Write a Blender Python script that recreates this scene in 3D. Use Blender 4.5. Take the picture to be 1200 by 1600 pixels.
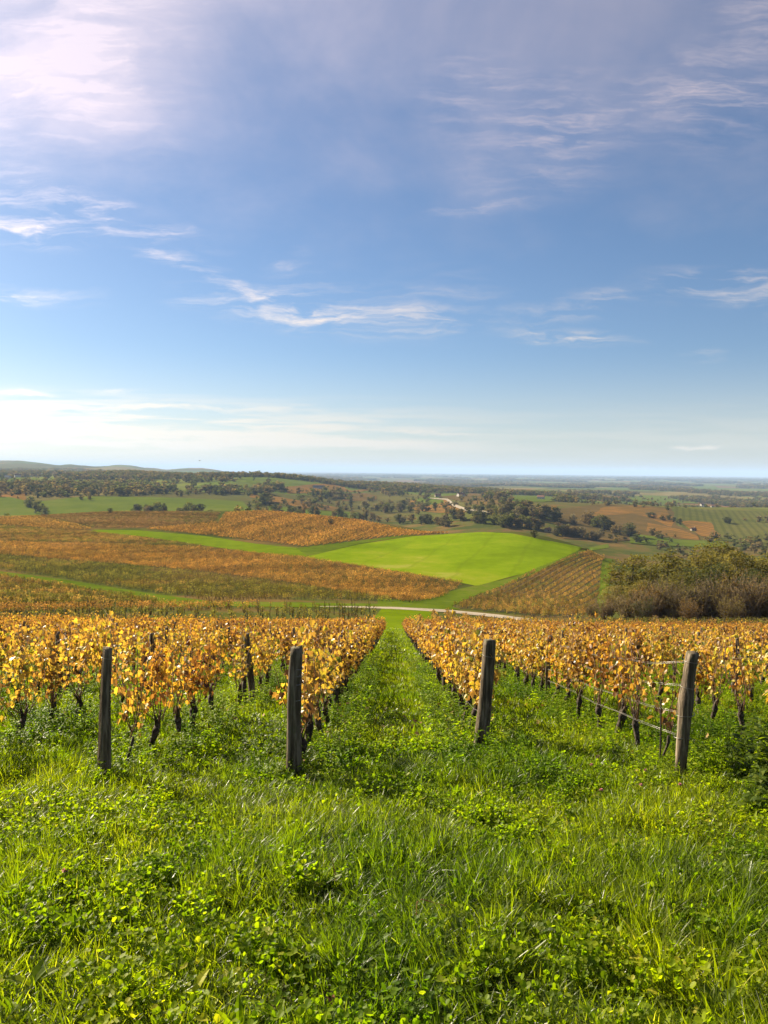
import bpy, math
import numpy as np
from mathutils import Vector, Matrix

# ------------------------------------------------------------------ camera, sky, sun, exposure
SC = bpy.context.scene
for o in list(bpy.data.objects):
    bpy.data.objects.remove(o)
COL = SC.collection
F = 1180.0                      # focal length in photo pixels (1200 wide)
EYE = 1.71                      # camera above the ground at the photographer's feet
PITCH = math.atan(65 / F)
ROLL = 0.0105
CAMP = np.array([0.0, 0.0, EYE])
fwd = np.array([0, math.cos(PITCH), -math.sin(PITCH)])
r0 = np.array([1.0, 0, 0]); u0 = np.array([0, math.sin(PITCH), math.cos(PITCH)])
rgt = math.cos(ROLL) * r0 + math.sin(ROLL) * u0
upv = math.cos(ROLL) * u0 - math.sin(ROLL) * r0
cam = bpy.data.objects.new('camera', bpy.data.cameras.new('camera'))
COL.objects.link(cam)
cam.matrix_world = Matrix(((rgt[0], upv[0], -fwd[0], 0), (rgt[1], upv[1], -fwd[1], 0),
                           (rgt[2], upv[2], -fwd[2], EYE), (0, 0, 0, 1)))
cam.data.sensor_fit = 'HORIZONTAL'; cam.data.sensor_width = 36
cam.data.lens = 36 * F / 1200
cam.data.clip_start = 0.05; cam.data.clip_end = 200000
SC.camera = cam

SUN_AZ = math.radians(50)       # to the left of the view
SUN_EL = math.radians(31)
SUND = np.array([-math.sin(SUN_AZ) * math.cos(SUN_EL), math.cos(SUN_AZ) * math.cos(SUN_EL), math.sin(SUN_EL)])
sun = bpy.data.objects.new('sun', bpy.data.lights.new('sun', 'SUN'))
sun.data.energy = 5.0; sun.data.angle = math.radians(0.6); sun.data.color = (1.0, 0.87, 0.66)
sun.rotation_euler = Vector(SUND).to_track_quat('Z', 'Y').to_euler()
sun.location = (-30, 30, 40)
COL.objects.link(sun)

SC.view_settings.view_transform = 'Standard'; SC.view_settings.look = 'None'
SC.view_settings.exposure = 1.66; SC.view_settings.gamma = 1
SC.view_settings.use_curve_mapping = False
SC.render.engine = 'CYCLES'
SC.cycles.use_denoising = True
SC.cycles.max_bounces = 5; SC.cycles.diffuse_bounces = 3; SC.cycles.transmission_bounces = 3
SC.cycles.transparent_max_bounces = 6; SC.cycles.volume_bounces = 0
SC.cycles.sample_clamp_indirect = 6
SC.cycles.use_adaptive_sampling = True; SC.cycles.adaptive_threshold = 0.02

W = bpy.data.worlds.new('World'); SC.world = W; W.use_nodes = True
wt = W.node_tree; wt.nodes.clear()
def wn(t, **k):
    n = wt.nodes.new(t)
    for a, b in k.items(): setattr(n, a, b)
    return n
def wmath(op, a, b=None, c=None, clamp=False):
    n = wn('ShaderNodeMath', operation=op); n.use_clamp = clamp
    for i, v in enumerate((a, b, c)):
        if v is None: continue
        if isinstance(v, (int, float)): n.inputs[i].default_value = v
        else: wt.links.new(v, n.inputs[i])
    return n.outputs[0]
def wrange(v, a, b, c, d, kind='SMOOTHSTEP'):
    n = wn('ShaderNodeMapRange', interpolation_type=kind)
    wt.links.new(v, n.inputs[0])
    for i, q in enumerate((a, b, c, d)): n.inputs[i + 1].default_value = q
    return n.outputs[0]
def wmix(f, a, b, mode='MIX'):
    n = wn('ShaderNodeMix', data_type='RGBA', blend_type=mode)
    for s, v in ((0, f), (6, a), (7, b)):
        if isinstance(v, (int, float)): n.inputs[s].default_value = v
        elif isinstance(v, tuple): n.inputs[s].default_value = v
        else: wt.links.new(v, n.inputs[s])
    return n.outputs[2]
W.cycles.sampling_method = 'NONE'
SKY_STRENGTH = 0.05
sky = wn('ShaderNodeTexSky', sky_type='NISHITA')
sky.sun_disc = False; sky.sun_elevation = SUN_EL; sky.sun_rotation = -SUN_AZ
sky.altitude = 300; sky.air_density = 1.0; sky.dust_density = 0.6; sky.ozone_density = 2.2
tc = wn('ShaderNodeTexCoord')
sep = wn('ShaderNodeSeparateXYZ'); wt.links.new(tc.outputs['Generated'], sep.inputs[0])
dx, dy, dz = sep.outputs
hz = wmath('MAXIMUM', dz, 0.004)
# cirrus sheet: direction projected on a high flat layer
pl = wn('ShaderNodeCombineXYZ')
den = wmath('ADD', hz, 0.06)
wt.links.new(wmath('DIVIDE', dx, den), pl.inputs[0]); wt.links.new(wmath('DIVIDE', dy, den), pl.inputs[1])
# heading chart: bearing (x) and height over the horizon (y), both as slopes from north
dyp = wmath('MAXIMUM', dy, 0.05)
ch = wn('ShaderNodeCombineXYZ')
wt.links.new(wmath('DIVIDE', dx, dyp), ch.inputs[0]); wt.links.new(wmath('DIVIDE', dz, dyp), ch.inputs[1])
CH = ch.outputs[0]
def noise(vec, scale, detail=5, rough=0.55, dist=0.0, loc=(0, 0, 0), rot=0.0, sc=(1, 1, 1)):
    m = wn('ShaderNodeMapping'); wt.links.new(vec, m.inputs[0])
    m.inputs[1].default_value = loc; m.inputs[2].default_value = (0, 0, rot); m.inputs[3].default_value = sc
    n = wn('ShaderNodeTexNoise'); wt.links.new(m.outputs[0], n.inputs['Vector'])
    n.inputs['Scale'].default_value = scale; n.inputs['Detail'].default_value = detail
    n.inputs['Roughness'].default_value = rough; n.inputs['Distortion'].default_value = dist
    return n
# soft warp so cloud banks have torn edges
wv = noise(CH, 6.0, 5, 0.6, loc=(3, 1, 0), sc=(1, 1.6, 1))
wsub = wn('ShaderNodeVectorMath', operation='SUBTRACT'); wt.links.new(wv.outputs['Color'], wsub.inputs[0]); wsub.inputs[1].default_value = (0.5, 0.5, 0.5)
wsc = wn('ShaderNodeVectorMath', operation='MULTIPLY'); wt.links.new(wsub.outputs[0], wsc.inputs[0]); wsc.inputs[1].default_value = (0.13, 0.040, 0)
wadd = wn('ShaderNodeVectorMath', operation='ADD'); wt.links.new(CH, wadd.inputs[0]); wt.links.new(wsc.outputs[0], wadd.inputs[1])
CHW = wadd.outputs[0]
def bank(px, py, rx, ry, ang=0.0, amp=1.0, vec=None):
    m = wn('ShaderNodeMapping', vector_type='TEXTURE'); wt.links.new(vec or CHW, m.inputs[0])
    m.inputs[1].default_value = ((px - 600) / F, (736 + 0.0105 * (px - 600) - py) / F, 0)
    m.inputs[2].default_value = (0, 0, math.radians(-ang)); m.inputs[3].default_value = (rx / F, ry / F, 1)
    l = wn('ShaderNodeVectorMath', operation='LENGTH'); wt.links.new(m.outputs[0], l.inputs[0])
    return wrange(l.outputs['Value'], 1.0, 0.0, 0.0, amp)
def total(vals):
    s = vals[0]
    for v in vals[1:]: s = wmath('ADD', s, v)
    return s
wispn = noise(CHW, 9, 6, 0.60, 0.45, rot=math.radians(8), sc=(1, 6.5, 1)).outputs[0]
streak = wrange(wispn, 0.40, 0.68, 0.0, 1.0)
fine = wrange(noise(CHW, 34, 6, 0.62, 0.3, rot=math.radians(12), sc=(1, 6, 1)).outputs[0], 0.32, 0.68, 0.38, 1.0)
wisps = total([bank(40, 330,188, 81, 10, .55), bank(20, 362,160, 35, 10, .7), bank(215, 352,174, 27, 16, .8), bank(255, 405,218, 27, 22, .7),
               bank(395, 478,174, 46, 8, .8), bank(585, 503,200, 32, 4, .95), bank(520, 480,174, 68, 6, .5), bank(690, 480,130, 81, 0, .25),
               bank(890, 534,123, 20, 3, 1.5), bank(840, 505,130, 30, -6, .45), bank(960, 476,130, 35, -8, .5),
               bank(1140, 444,174, 27, 4, 1.0), bank(1110, 466,160, 24, 10, .6), bank(30, 462,188, 22, 4, .6), bank(450, 410,58, 30, 0, .5),
               bank(740, 336,130, 19, -4, .35), bank(860, 225,200, 122, -25, .55), bank(720, 165,130, 94, -20, .4),
               bank(1130, 165,218, 74, 12, .5), bank(1060, 190,130, 94, 20, .35), bank(1180, 60,174, 122, 10, .45), bank(1090, 556,58, 16, 0, .5)])
wisp = wmath('MULTIPLY', wmath('MULTIPLY', wmath('MULTIPLY', wisps, streak), fine), 1.05)
# big sunlit veil upper left and the thin high veil over the top
veiln = wmath('MULTIPLY', wrange(noise(CHW, 5, 6, 0.56, 0.7, rot=math.radians(-12), sc=(1, 2.2, 1)).outputs[0], 0.32, 0.64, 0.30, 1.0), wrange(streak, 0.0, 1.0, 0.68, 1.0))
veil = wmath('MULTIPLY', total([bank(20, 70, 400, 290, 0, .72), bank(190, 150, 210, 150, 30, .55), bank(-150, 200, 360, 170, 0, .6), bank(330, 0, 330, 60, 0, .35)]), veiln)
topv = wrange(wmath('ADD', dz, wmath('MULTIPLY', wmath('SUBTRACT', wv.outputs[0], 0.5), 0.30)), 0.24, 0.52, 0.0, 0.50)
topn = wrange(noise(pl.outputs[0], 1.6, 8, 0.6, 0.5, rot=math.radians(25), sc=(1, 0.55, 1)).outputs[0], 0.32, 0.68, 0.35, 1.0)
top = wmath('MULTIPLY', topv, topn)
# low layered bands over the horizon, stronger towards the sun
bn = wrange(noise(CH, 10, 6, 0.55, 0.2, loc=(0.3, 0.2, 0), sc=(0.55, 7.5, 1)).outputs[0], 0.40, 0.62, 0.0, 1.0)
lowv = wmath('MULTIPLY', wrange(dz, 0.012, 0.035, 0.0, 1.0), wrange(dz, 0.105, 0.05, 0.0, 1.0))
left = wrange(dx, 0.25, -0.40, 0.12, 1.0)
bands = wmath('MULTIPLY', wmath('MULTIPLY', bn, lowv), wmath('MULTIPLY', left, 1.1))
extra = wmath('MULTIPLY', total([bank(230, 639, 330, 7, 0.6, .8), bank(30, 617, 60, 6, 1, .8), bank(160, 612, 80, 5, 1, .5), bank(130, 672, 420, 12, 1, .55), bank(330, 690, 560, 14, .8, .6), bank(660, 680, 90, 5, 0, .6), bank(1085, 699, 60, 3.5, 0, .7),
                                 bank(985, 724, 14, 5, 0, .7), bank(1008, 725, 10, 4, 0, .7), bank(960, 726, 12, 3, 0, .4), bank(1065, 726, 22, 3, 0, .4)]), fine)
cov = wmath('ADD', wmath('ADD', wisp, veil), wmath('ADD', top, wmath('ADD', bands, extra)))
cov = wmath('MINIMUM', wmath('ADD', cov, wrange(dz, 0.16, -0.02, 0.0, 0.52)), 1.0)
# thin ice cloud scatters the sun forwards: brighter the nearer it lies to the sun
dt = wn('ShaderNodeVectorMath', operation='DOT_PRODUCT'); wt.links.new(tc.outputs['Generated'], dt.inputs[0]); dt.inputs[1].default_value = tuple(SUND)
fs = wrange(dt.outputs['Value'], 0.45, 1.0, 0.0, 1.0, 'LINEAR')
cb = wmath('MULTIPLY', wmath('ADD', wmath('MULTIPLY', wmath('MULTIPLY', fs, fs), 4.4), 4.4), wrange(dz, 0.02, 0.50, 1.22, 0.84))
cc = wmix(wrange(dz, 0.04, 0.40, 0, 1), (1.0, 0.95, 0.85, 1), (0.98, 0.875, 1.0, 1))
cs = wn('ShaderNodeVectorMath', operation='SCALE'); wt.links.new(cc, cs.inputs[0]); wt.links.new(cb, cs.inputs['Scale'])
skc = wmix(1.0, sky.outputs[0], (0.515, 0.59, 0.68, 1), 'MULTIPLY')
fin = wmix(cov, skc, cs.outputs[0])
bg = wn('ShaderNodeBackground'); bg.inputs[1].default_value = SKY_STRENGTH
wt.links.new(fin, bg.inputs[0])
wo = wn('ShaderNodeOutputWorld'); wt.links.new(bg.outputs[0], wo.inputs[0])

# ------------------------------------------------------------------ helpers
rng = np.random.default_rng(11)
def lnk(o, parent=None):
    COL.objects.link(o)
    if parent is not None: o.parent = parent
    return o
def tag(o, label=None, cat=None, group=None, kind=None):
    if label: o['label'] = label
    if cat: o['category'] = cat
    if group: o['group'] = group
    if kind: o['kind'] = kind
    return o
def empty(name, loc, rz=0.0):
    o = bpy.data.objects.new(name, None); COL.objects.link(o)
    o.empty_display_size = 0.1; o.location = loc; o.rotation_euler = (0, 0, rz)
    return o
def npmesh(name, V, faces, mats=(), rnd=None, smooth=False, fmat=None):
    """faces: list of int arrays (n,3) or (n,4); rnd: one value per face"""
    me = bpy.data.meshes.new(name)
    V = np.asarray(V, np.float32).reshape(-1, 3)
    faces = [np.asarray(f, np.int32) for f in faces if len(f)]
    nl = sum(f.size for f in faces); nf = sum(len(f) for f in faces)
    me.vertices.add(len(V)); me.vertices.foreach_set('co', V.ravel())
    me.loops.add(nl); me.loops.foreach_set('vertex_index', np.concatenate([f.ravel() for f in faces]))
    me.polygons.add(nf)
    tot = np.concatenate([np.full(len(f), f.shape[1], np.int32) for f in faces])
    st = np.concatenate([[0], np.cumsum(tot)[:-1]]).astype(np.int32)
    me.polygons.foreach_set('loop_start', st)
    if fmat is not None: me.polygons.foreach_set('material_index', np.asarray(fmat, np.int32))
    me.polygons.foreach_set('use_smooth', np.full(nf, smooth))
    if rnd is not None:
        a = me.attributes.new('rnd', 'FLOAT', 'FACE'); a.data.foreach_set('value', np.asarray(rnd, np.float32))
    for m in mats: me.materials.append(m)
    me.update(calc_edges=True); me.validate()
    return me
class MB:
    """collects simple shapes for ONE mesh"""
    def __init__(s): s.V = []; s.Q = []; s.T = []; s.n = 0; s.rq = []; s.rt = []; s.mq = []; s.mt = []
    def add(s, V, Q=(), T=(), r=0.5, m=0):
        V = np.asarray(V, float).reshape(-1, 3); s.V.append(V)
        if len(Q):
            Q = np.asarray(Q, int) + s.n; s.Q.append(Q); s.rq.append(np.broadcast_to(r, len(Q))); s.mq.append(np.full(len(Q), m))
        if len(T):
            T = np.asarray(T, int) + s.n; s.T.append(T); s.rt.append(np.broadcast_to(r, len(T))); s.mt.append(np.full(len(T), m))
        s.n += len(V); return s
    def tube(s, P, R, k=6, r=0.5, m=0, cap=True, wob=0.0):
        P = np.asarray(P, float); n = len(P); R = np.broadcast_to(np.asarray(R, float), n)
        tn = np.gradient(P, axis=0); tn /= np.linalg.norm(tn, axis=1)[:, None] + 1e-9
        ref = np.array([0.0, 0, 1]) if abs(tn[0, 2]) < 0.8 else np.array([1.0, 0, 0])
        V = []
        for i in range(n):
            a = np.cross(tn[i], ref); a /= np.linalg.norm(a) + 1e-9; b = np.cross(tn[i], a)
            th = np.arange(k) * 2 * np.pi / k
            rr = R[i] * (1 + (rng.normal(0, wob, k) if wob else 0))
            V.append(P[i] + (np.cos(th) * rr)[:, None] * a + (np.sin(th) * rr)[:, None] * b)
        V = np.concatenate(V)
        i, j = np.meshgrid(np.arange(n - 1), np.arange(k), indexing='ij'); i = i.ravel(); j = j.ravel(); j2 = (j + 1) % k
        Q = np.stack([i * k + j, i * k + j2, (i + 1) * k + j2, (i + 1) * k + j], 1)
        T = []
        if cap:
            V = np.concatenate([V, P[:1], P[-1:]]); c0 = n * k
            T = [(c0, (q + 1) % k, q) for q in range(k)] + [(c0 + 1, (n - 1) * k + q, (n - 1) * k + (q + 1) % k) for q in range(k)]
        return s.add(V, Q, T, r, m)
    def box(s, c, d, r=0.5, m=0):
        c = np.asarray(c, float); d = np.asarray(d, float) / 2
        V = c + d * np.array([(x, y, z) for x in (-1, 1) for y in (-1, 1) for z in (-1, 1)], float)
        return s.add(V, [(0, 1, 3, 2), (4, 6, 7, 5), (0, 4, 5, 1), (2, 3, 7, 6), (0, 2, 6, 4), (1, 5, 7, 3)], (), r, m)
    def mesh(s, name, mats=(), smooth=False):
        return npmesh(name, np.concatenate(s.V), [np.concatenate(s.Q) if s.Q else [], np.concatenate(s.T) if s.T else []], mats,
                      np.concatenate(s.rq + s.rt), smooth, np.concatenate(s.mq + s.mt))
    def obj(s, name, mats=(), parent=None, smooth=False):
        if not isinstance(mats, (list, tuple)): mats = (mats,)
        return lnk(bpy.data.objects.new(name, s.mesh(name, mats, smooth)), parent)
def rotm(yaw, pitch, roll):
    """arrays -> (n,3,3); template lies in XY, tip to +Y; pitch lifts the tip"""
    cy, sy, cp, sp, cr, sr = np.cos(yaw), np.sin(yaw), np.cos(pitch), np.sin(pitch), np.cos(roll), np.sin(roll)
    o, z = np.ones_like(cy), np.zeros_like(cy)
    def M(a): return np.moveaxis(np.array(a), -1, 0)
    Rz = M([[cy, -sy, z], [sy, cy, z], [z, z, o]]); Rx = M([[o, z, z], [z, cp, -sp], [z, sp, cp]]); Ry = M([[cr, z, sr], [z, o, z], [-sr, z, cr]])
    return Rz @ Rx @ Ry
def stamp(tv, C, S, R):
    tv = np.asarray(tv, float); C = np.asarray(C, float)
    S = np.asarray(S, float)
    if S.ndim == 1: S = np.repeat(S[:, None], 3, 1)
    return (np.einsum('nij,nkj->nki', R, tv[None] * S[:, None, :]) + C[:, None, :])
def add_stamps(mb, tv, tf, C, S, R, rnd, m=0):
    V = stamp(tv, C, S, R); n, k = V.shape[:2]; tf = np.asarray(tf, int)
    Fc = (tf[None] + (np.arange(n) * k)[:, None, None]).reshape(-1, tf.shape[1])
    rr = np.repeat(np.broadcast_to(rnd, n), len(tf))
    if tf.shape[1] == 4: mb.add(V.reshape(-1, 3), Fc, (), rr, m)
    else: mb.add(V.reshape(-1, 3), (), Fc, rr, m)
def collection(name, objs):
    c = bpy.data.collections.new(name)
    for o in objs: c.objects.link(o)
    return c
def scatter(name, protos, P, rot, scl, idx, tint=None, label=None, cat=None, kind='stuff', parent=None):
    """one object whose points carry the prototypes (uncountable cover only)"""
    n = len(P)
    me = bpy.data.meshes.new(name); me.vertices.add(n); me.vertices.foreach_set('co', np.asarray(P, np.float32).ravel())
    def at(nm, ty, arr, key):
        a = me.attributes.new(nm, ty, 'POINT'); a.data.foreach_set(key, np.ascontiguousarray(arr).ravel())
    at('rot', 'FLOAT_VECTOR', np.asarray(rot, np.float32), 'vector')
    scl = np.asarray(scl, np.float32)
    if scl.ndim == 1: scl = np.repeat(scl[:, None], 3, 1)
    at('scl', 'FLOAT_VECTOR', scl, 'vector')
    at('idx', 'INT', np.asarray(idx, np.int32), 'value')
    if tint is None: tint = np.ones((n, 3))
    at('tint', 'FLOAT_VECTOR', np.asarray(tint, np.float32), 'vector')
    o = lnk(bpy.data.objects.new(name, me), parent)
    col = collection(name + '_kinds', protos)
    ng = bpy.data.node_groups.new(name + '_scatter', 'GeometryNodeTree')
    ng.interface.new_socket('Geometry', in_out='INPUT', socket_type='NodeSocketGeometry')
    ng.interface.new_socket('Geometry', in_out='OUTPUT', socket_type='NodeSocketGeometry')
    N = ng.nodes.new; L = ng.links.new
    gi = N('NodeGroupInput'); go = N('NodeGroupOutput'); iop = N('GeometryNodeInstanceOnPoints'); ci = N('GeometryNodeCollectionInfo')
    ci.inputs['Collection'].default_value = col; ci.inputs['Separate Children'].default_value = True; ci.inputs['Reset Children'].default_value = True
    def na(nm, ty):
        q = N('GeometryNodeInputNamedAttribute'); q.data_type = ty; q.inputs['Name'].default_value = nm; return q.outputs[0]
    er = N('FunctionNodeEulerToRotation'); L(na('rot', 'FLOAT_VECTOR'), er.inputs[0])
    L(gi.outputs[0], iop.inputs['Points']); L(ci.outputs[0], iop.inputs['Instance']); iop.inputs['Pick Instance'].default_value = True
    L(na('idx', 'INT'), iop.inputs['Instance Index']); L(er.outputs[0], iop.inputs['Rotation']); L(na('scl', 'FLOAT_VECTOR'), iop.inputs['Scale'])
    L(iop.outputs[0], go.inputs[0])
    md = o.modifiers.new('scatter', 'NODES'); md.node_group = ng
    return tag(o, label, cat, None, kind)
PROTO = {}
def proto(name, me):
    o = bpy.data.objects.new(name, me); PROTO[name] = o
    return o

# value noise on the plane (for placing things and rolling ground)
_h = np.random.default_rng(5).random((256, 256))
def vnoise(x, y, s):
    x = np.asarray(x, float) / s; y = np.asarray(y, float) / s
    xi = np.floor(x).astype(int); yi = np.floor(y).astype(int); fx = x - xi; fy = y - yi
    fx = fx * fx * (3 - 2 * fx); fy = fy * fy * (3 - 2 * fy)
    g = lambda a, b: _h[a & 255, b & 255]
    return (g(xi, yi) * (1 - fx) + g(xi + 1, yi) * fx) * (1 - fy) + (g(xi, yi + 1) * (1 - fx) + g(xi + 1, yi + 1) * fx) * fy

# ------------------------------------------------------------------ terrain
SLOPE = 0.194
def pchip(x, y, xq):
    x = np.asarray(x, float); y = np.asarray(y, float); h = np.diff(x); d = np.diff(y) / h
    m = np.zeros(len(x)); m[0] = d[0]; m[-1] = d[-1]
    for i in range(1, len(x) - 1):
        if d[i - 1] * d[i] > 0:
            w1 = 2 * h[i] + h[i - 1]; w2 = h[i] + 2 * h[i - 1]; m[i] = (w1 + w2) / (w1 / d[i - 1] + w2 / d[i])
    k = np.clip(np.searchsorted(x, xq) - 1, 0, len(x) - 2); t = (xq - x[k]) / h[k]
    t = np.clip(t, 0, 1)
    return ((1 + 2 * t) * (1 - t) ** 2 * y[k] + t * (1 - t) ** 2 * h[k] * m[k] + t * t * (3 - 2 * t) * y[k + 1] + t * t * (t - 1) * h[k] * m[k + 1])
PLN = -112.0
# height against the eye at distance, by bearing column (photo x): (distance, height)
COLS = {
    -300: [(95, -20.0), (130, -25), (180, -30), (250, -35), (350, -37), (450, -38), (600, -39), (760, -58), (950, -60), (1150, -50), (1500, -38), (2500, -28), (4000, -20), (9000, 110), (14000, -80), (60000, -150)],
    0:    [(95, -19.4), (130, -24.2), (180, -30), (250, -35), (350, -38.6), (450, -39.7), (600, -40.7), (760, -60), (950, -62), (1150, -49), (1500, -38), (2500, -31), (4000, -28), (9000, 62), (14000, -90), (60000, -150)],
    200:  [(95, -19.4), (130, -24.0), (180, -30), (250, -35.5), (350, -38), (450, -38), (600, -35.5), (760, -56), (950, -57), (1200, -47), (1500, -43), (2200, -23), (2500, -18), (4000, -50), (8000, 18), (14000, -100), (60000, -150)],
    400:  [(95, -19.4), (130, -23.8), (180, -30), (250, -36), (350, -38), (450, -37), (600, -33.5), (760, -52), (1000, -56), (1300, -48), (1500, -40), (2000, -20), (2600, -70), (5000, -100), (8000, -58), (14000, PLN), (60000, -150)],
    600:  [(95, -19.6), (130, -24.0), (180, -31), (250, -38), (350, -39), (450, -38.5), (560, -39.5), (720, -66), (1000, -70), (1300, -68), (1800, -55), (2400, -48), (3600, -100), (6000, PLN), (14000, PLN), (60000, -150)],
    800:  [(95, -19.9), (130, -25.4), (180, -33), (250, -38.5), (330, -37.5), (430, -34.5), (560, -58), (700, -62), (900, -50), (1200, -48), (1800, -58), (3000, -75), (5000, -95), (7000, PLN), (14000, PLN), (60000, -150)],
    900:  [(95, -19.9), (130, -25.7), (180, -33), (250, -38.0), (330, -38.8), (400, -39.6), (440, -42), (560, -60), (700, -65), (900, -57), (1200, -49), (1500, -62), (2500, -72), (3500, -80), (5000, -98), (7000, PLN), (14000, PLN), (60000, -150)],
    1000: [(95, -19.9), (130, -26.0), (180, -33), (250, -37.5), (330, -42), (450, -62), (700, -69), (850, -65), (1200, -51), (1500, -74), (2500, -80), (3500, -85), (5000, -100), (7000, PLN), (14000, PLN), (60000, -150)],
    1200: [(95, -19.9), (130, -25.5), (180, -31), (250, -38.0), (320, -46), (450, -64), (750, -72), (1000, -66), (1300, -58), (1700, -84), (2500, -92), (3500, -95), (5000, -105), (7000, PLN), (14000, PLN), (60000, -150)],
    1500: [(95, -19.9), (130, -25.5), (180, -31), (250, -38.0), (320, -46), (450, -64), (750, -72), (1000, -66), (1300, -60), (1700, -84), (2500, -92), (3500, -95), (5000, -105), (7000, PLN), (14000, PLN), (60000, -150)]}
_px = sorted(COLS); _U = np.array([(p - 600) / F for p in _px])
_LD = np.linspace(math.log(40), math.log(60000), 700)
_tab = []
for p in _px:
    pts = [(d, -(EYE + SLOPE * d)) for d in (40, 55, 72)] + COLS[p]
    _tab.append(pchip([math.log(d) for d, z in pts], [z for d, z in pts], _LD))
_tab = np.array(_tab)
_UD = np.linspace(_U[0], _U[-1], 181)
_TAB = np.stack([pchip(_U, _tab[:, k], _UD) for k in range(len(_LD))], 1)      # (181,700)
for _ in range(2):
    _TAB[1:-1] = (_TAB[:-2] + 2 * _TAB[1:-1] + _TAB[2:]) / 4
def ground(X, Y):
    X = np.asarray(X, float); Y = np.asarray(Y, float); X, Y = np.broadcast_arrays(X, Y)
    Yc = np.maximum(Y, 40.0); u = np.clip(X / Yc, _U[0], _U[-1] - 1e-6)
    fu = (u - _U[0]) / (_UD[1] - _UD[0]); iu = np.clip(fu.astype(int), 0, 179); fu = fu - iu
    fd = (np.clip(np.log(Yc), _LD[0], _LD[-1] - 1e-6) - _LD[0]) / (_LD[1] - _LD[0]); id_ = np.clip(fd.astype(int), 0, 698); fd = fd - id_
    far = (_TAB[iu, id_] * (1 - fu) + _TAB[iu + 1, id_] * fu) * (1 - fd) + (_TAB[iu, id_ + 1] * (1 - fu) + _TAB[iu + 1, id_ + 1] * fu) * fd + EYE
    near = -SLOPE * np.where(Y > -6, Y, -6 + 0.25 * (Y + 6))
    t = np.clip((Y - 45) / 20, 0, 1); t = t * t * (3 - 2 * t)
    z = near * (1 - t) + far * t
    w = np.clip((60 - Y) / 30, 0, 1)
    z = z + w * (0.05 * (vnoise(X + 40, Y + 40, 1.1) - 0.5) + 0.09 * (vnoise(X + 90, Y + 10, 2.7) - 0.5) - 0.045)
    wf = np.clip((Y - 900) / 1500, 0, 1)
    z = z + wf * (vnoise(X + 9000, Y, 420) - 0.5) * 9 * (1 + np.clip((Y - 4000) / 6000, 0, 1.5))
    wh = np.clip((Y - 5000) / 3000, 0, 1) * np.clip((15000 - Y) / 3000, 0, 1) * np.clip((-0.10 - X / np.maximum(Y, 1)) / .12, 0, 1)
    ub = X / np.maximum(Y, 1) * 1180
    z = z + wh * ((vnoise(ub + 2000, ub * 0, 50) - .5) * 62 + (vnoise(ub + 700, ub * 0, 19) - .5) * 30 + (vnoise(X + 700, Y, 900) - .5) * 30)
    return z
def raydir(px, py):
    d = fwd + (px - 600) / F * rgt - (py - 800) / F * upv
    return d
def at(px, py, dmin=2.0, dmax=50000.0):
    """the ground point seen at a photo pixel, at least dmin away"""
    d = raydir(px, py); d = d / d[1]
    t = np.exp(np.linspace(math.log(dmin), math.log(dmax), 6000))
    g = CAMP[2] + d[2] * t - ground(d[0] * t, t)
    k = np.nonzero(g <= 0)[0]
    k = k[0] if len(k) else int(np.argmin(g / t))
    t0 = t[k]
    if k > 0 and g[k] <= 0:
        t0 = t[k - 1] + (t[k] - t[k - 1]) * g[k - 1] / (g[k - 1] - g[k] + 1e-9)
    return np.array([d[0] * t0, t0])
def atz(px, py, **k):
    p = at(px, py, **k); return (p[0], p[1], float(ground(p[0], p[1])))
def inpoly(P, poly):
    x, y = P[:, 0], P[:, 1]; r = np.zeros(len(P), bool); n = len(poly)
    for i in range(n):
        x1, y1 = poly[i]; x2, y2 = poly[(i + 1) % n]
        c = ((y1 > y) != (y2 > y)) & (x < (x2 - x1) * (y - y1) / (y2 - y1 + 1e-12) + x1)
        r ^= c
    return r

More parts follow.
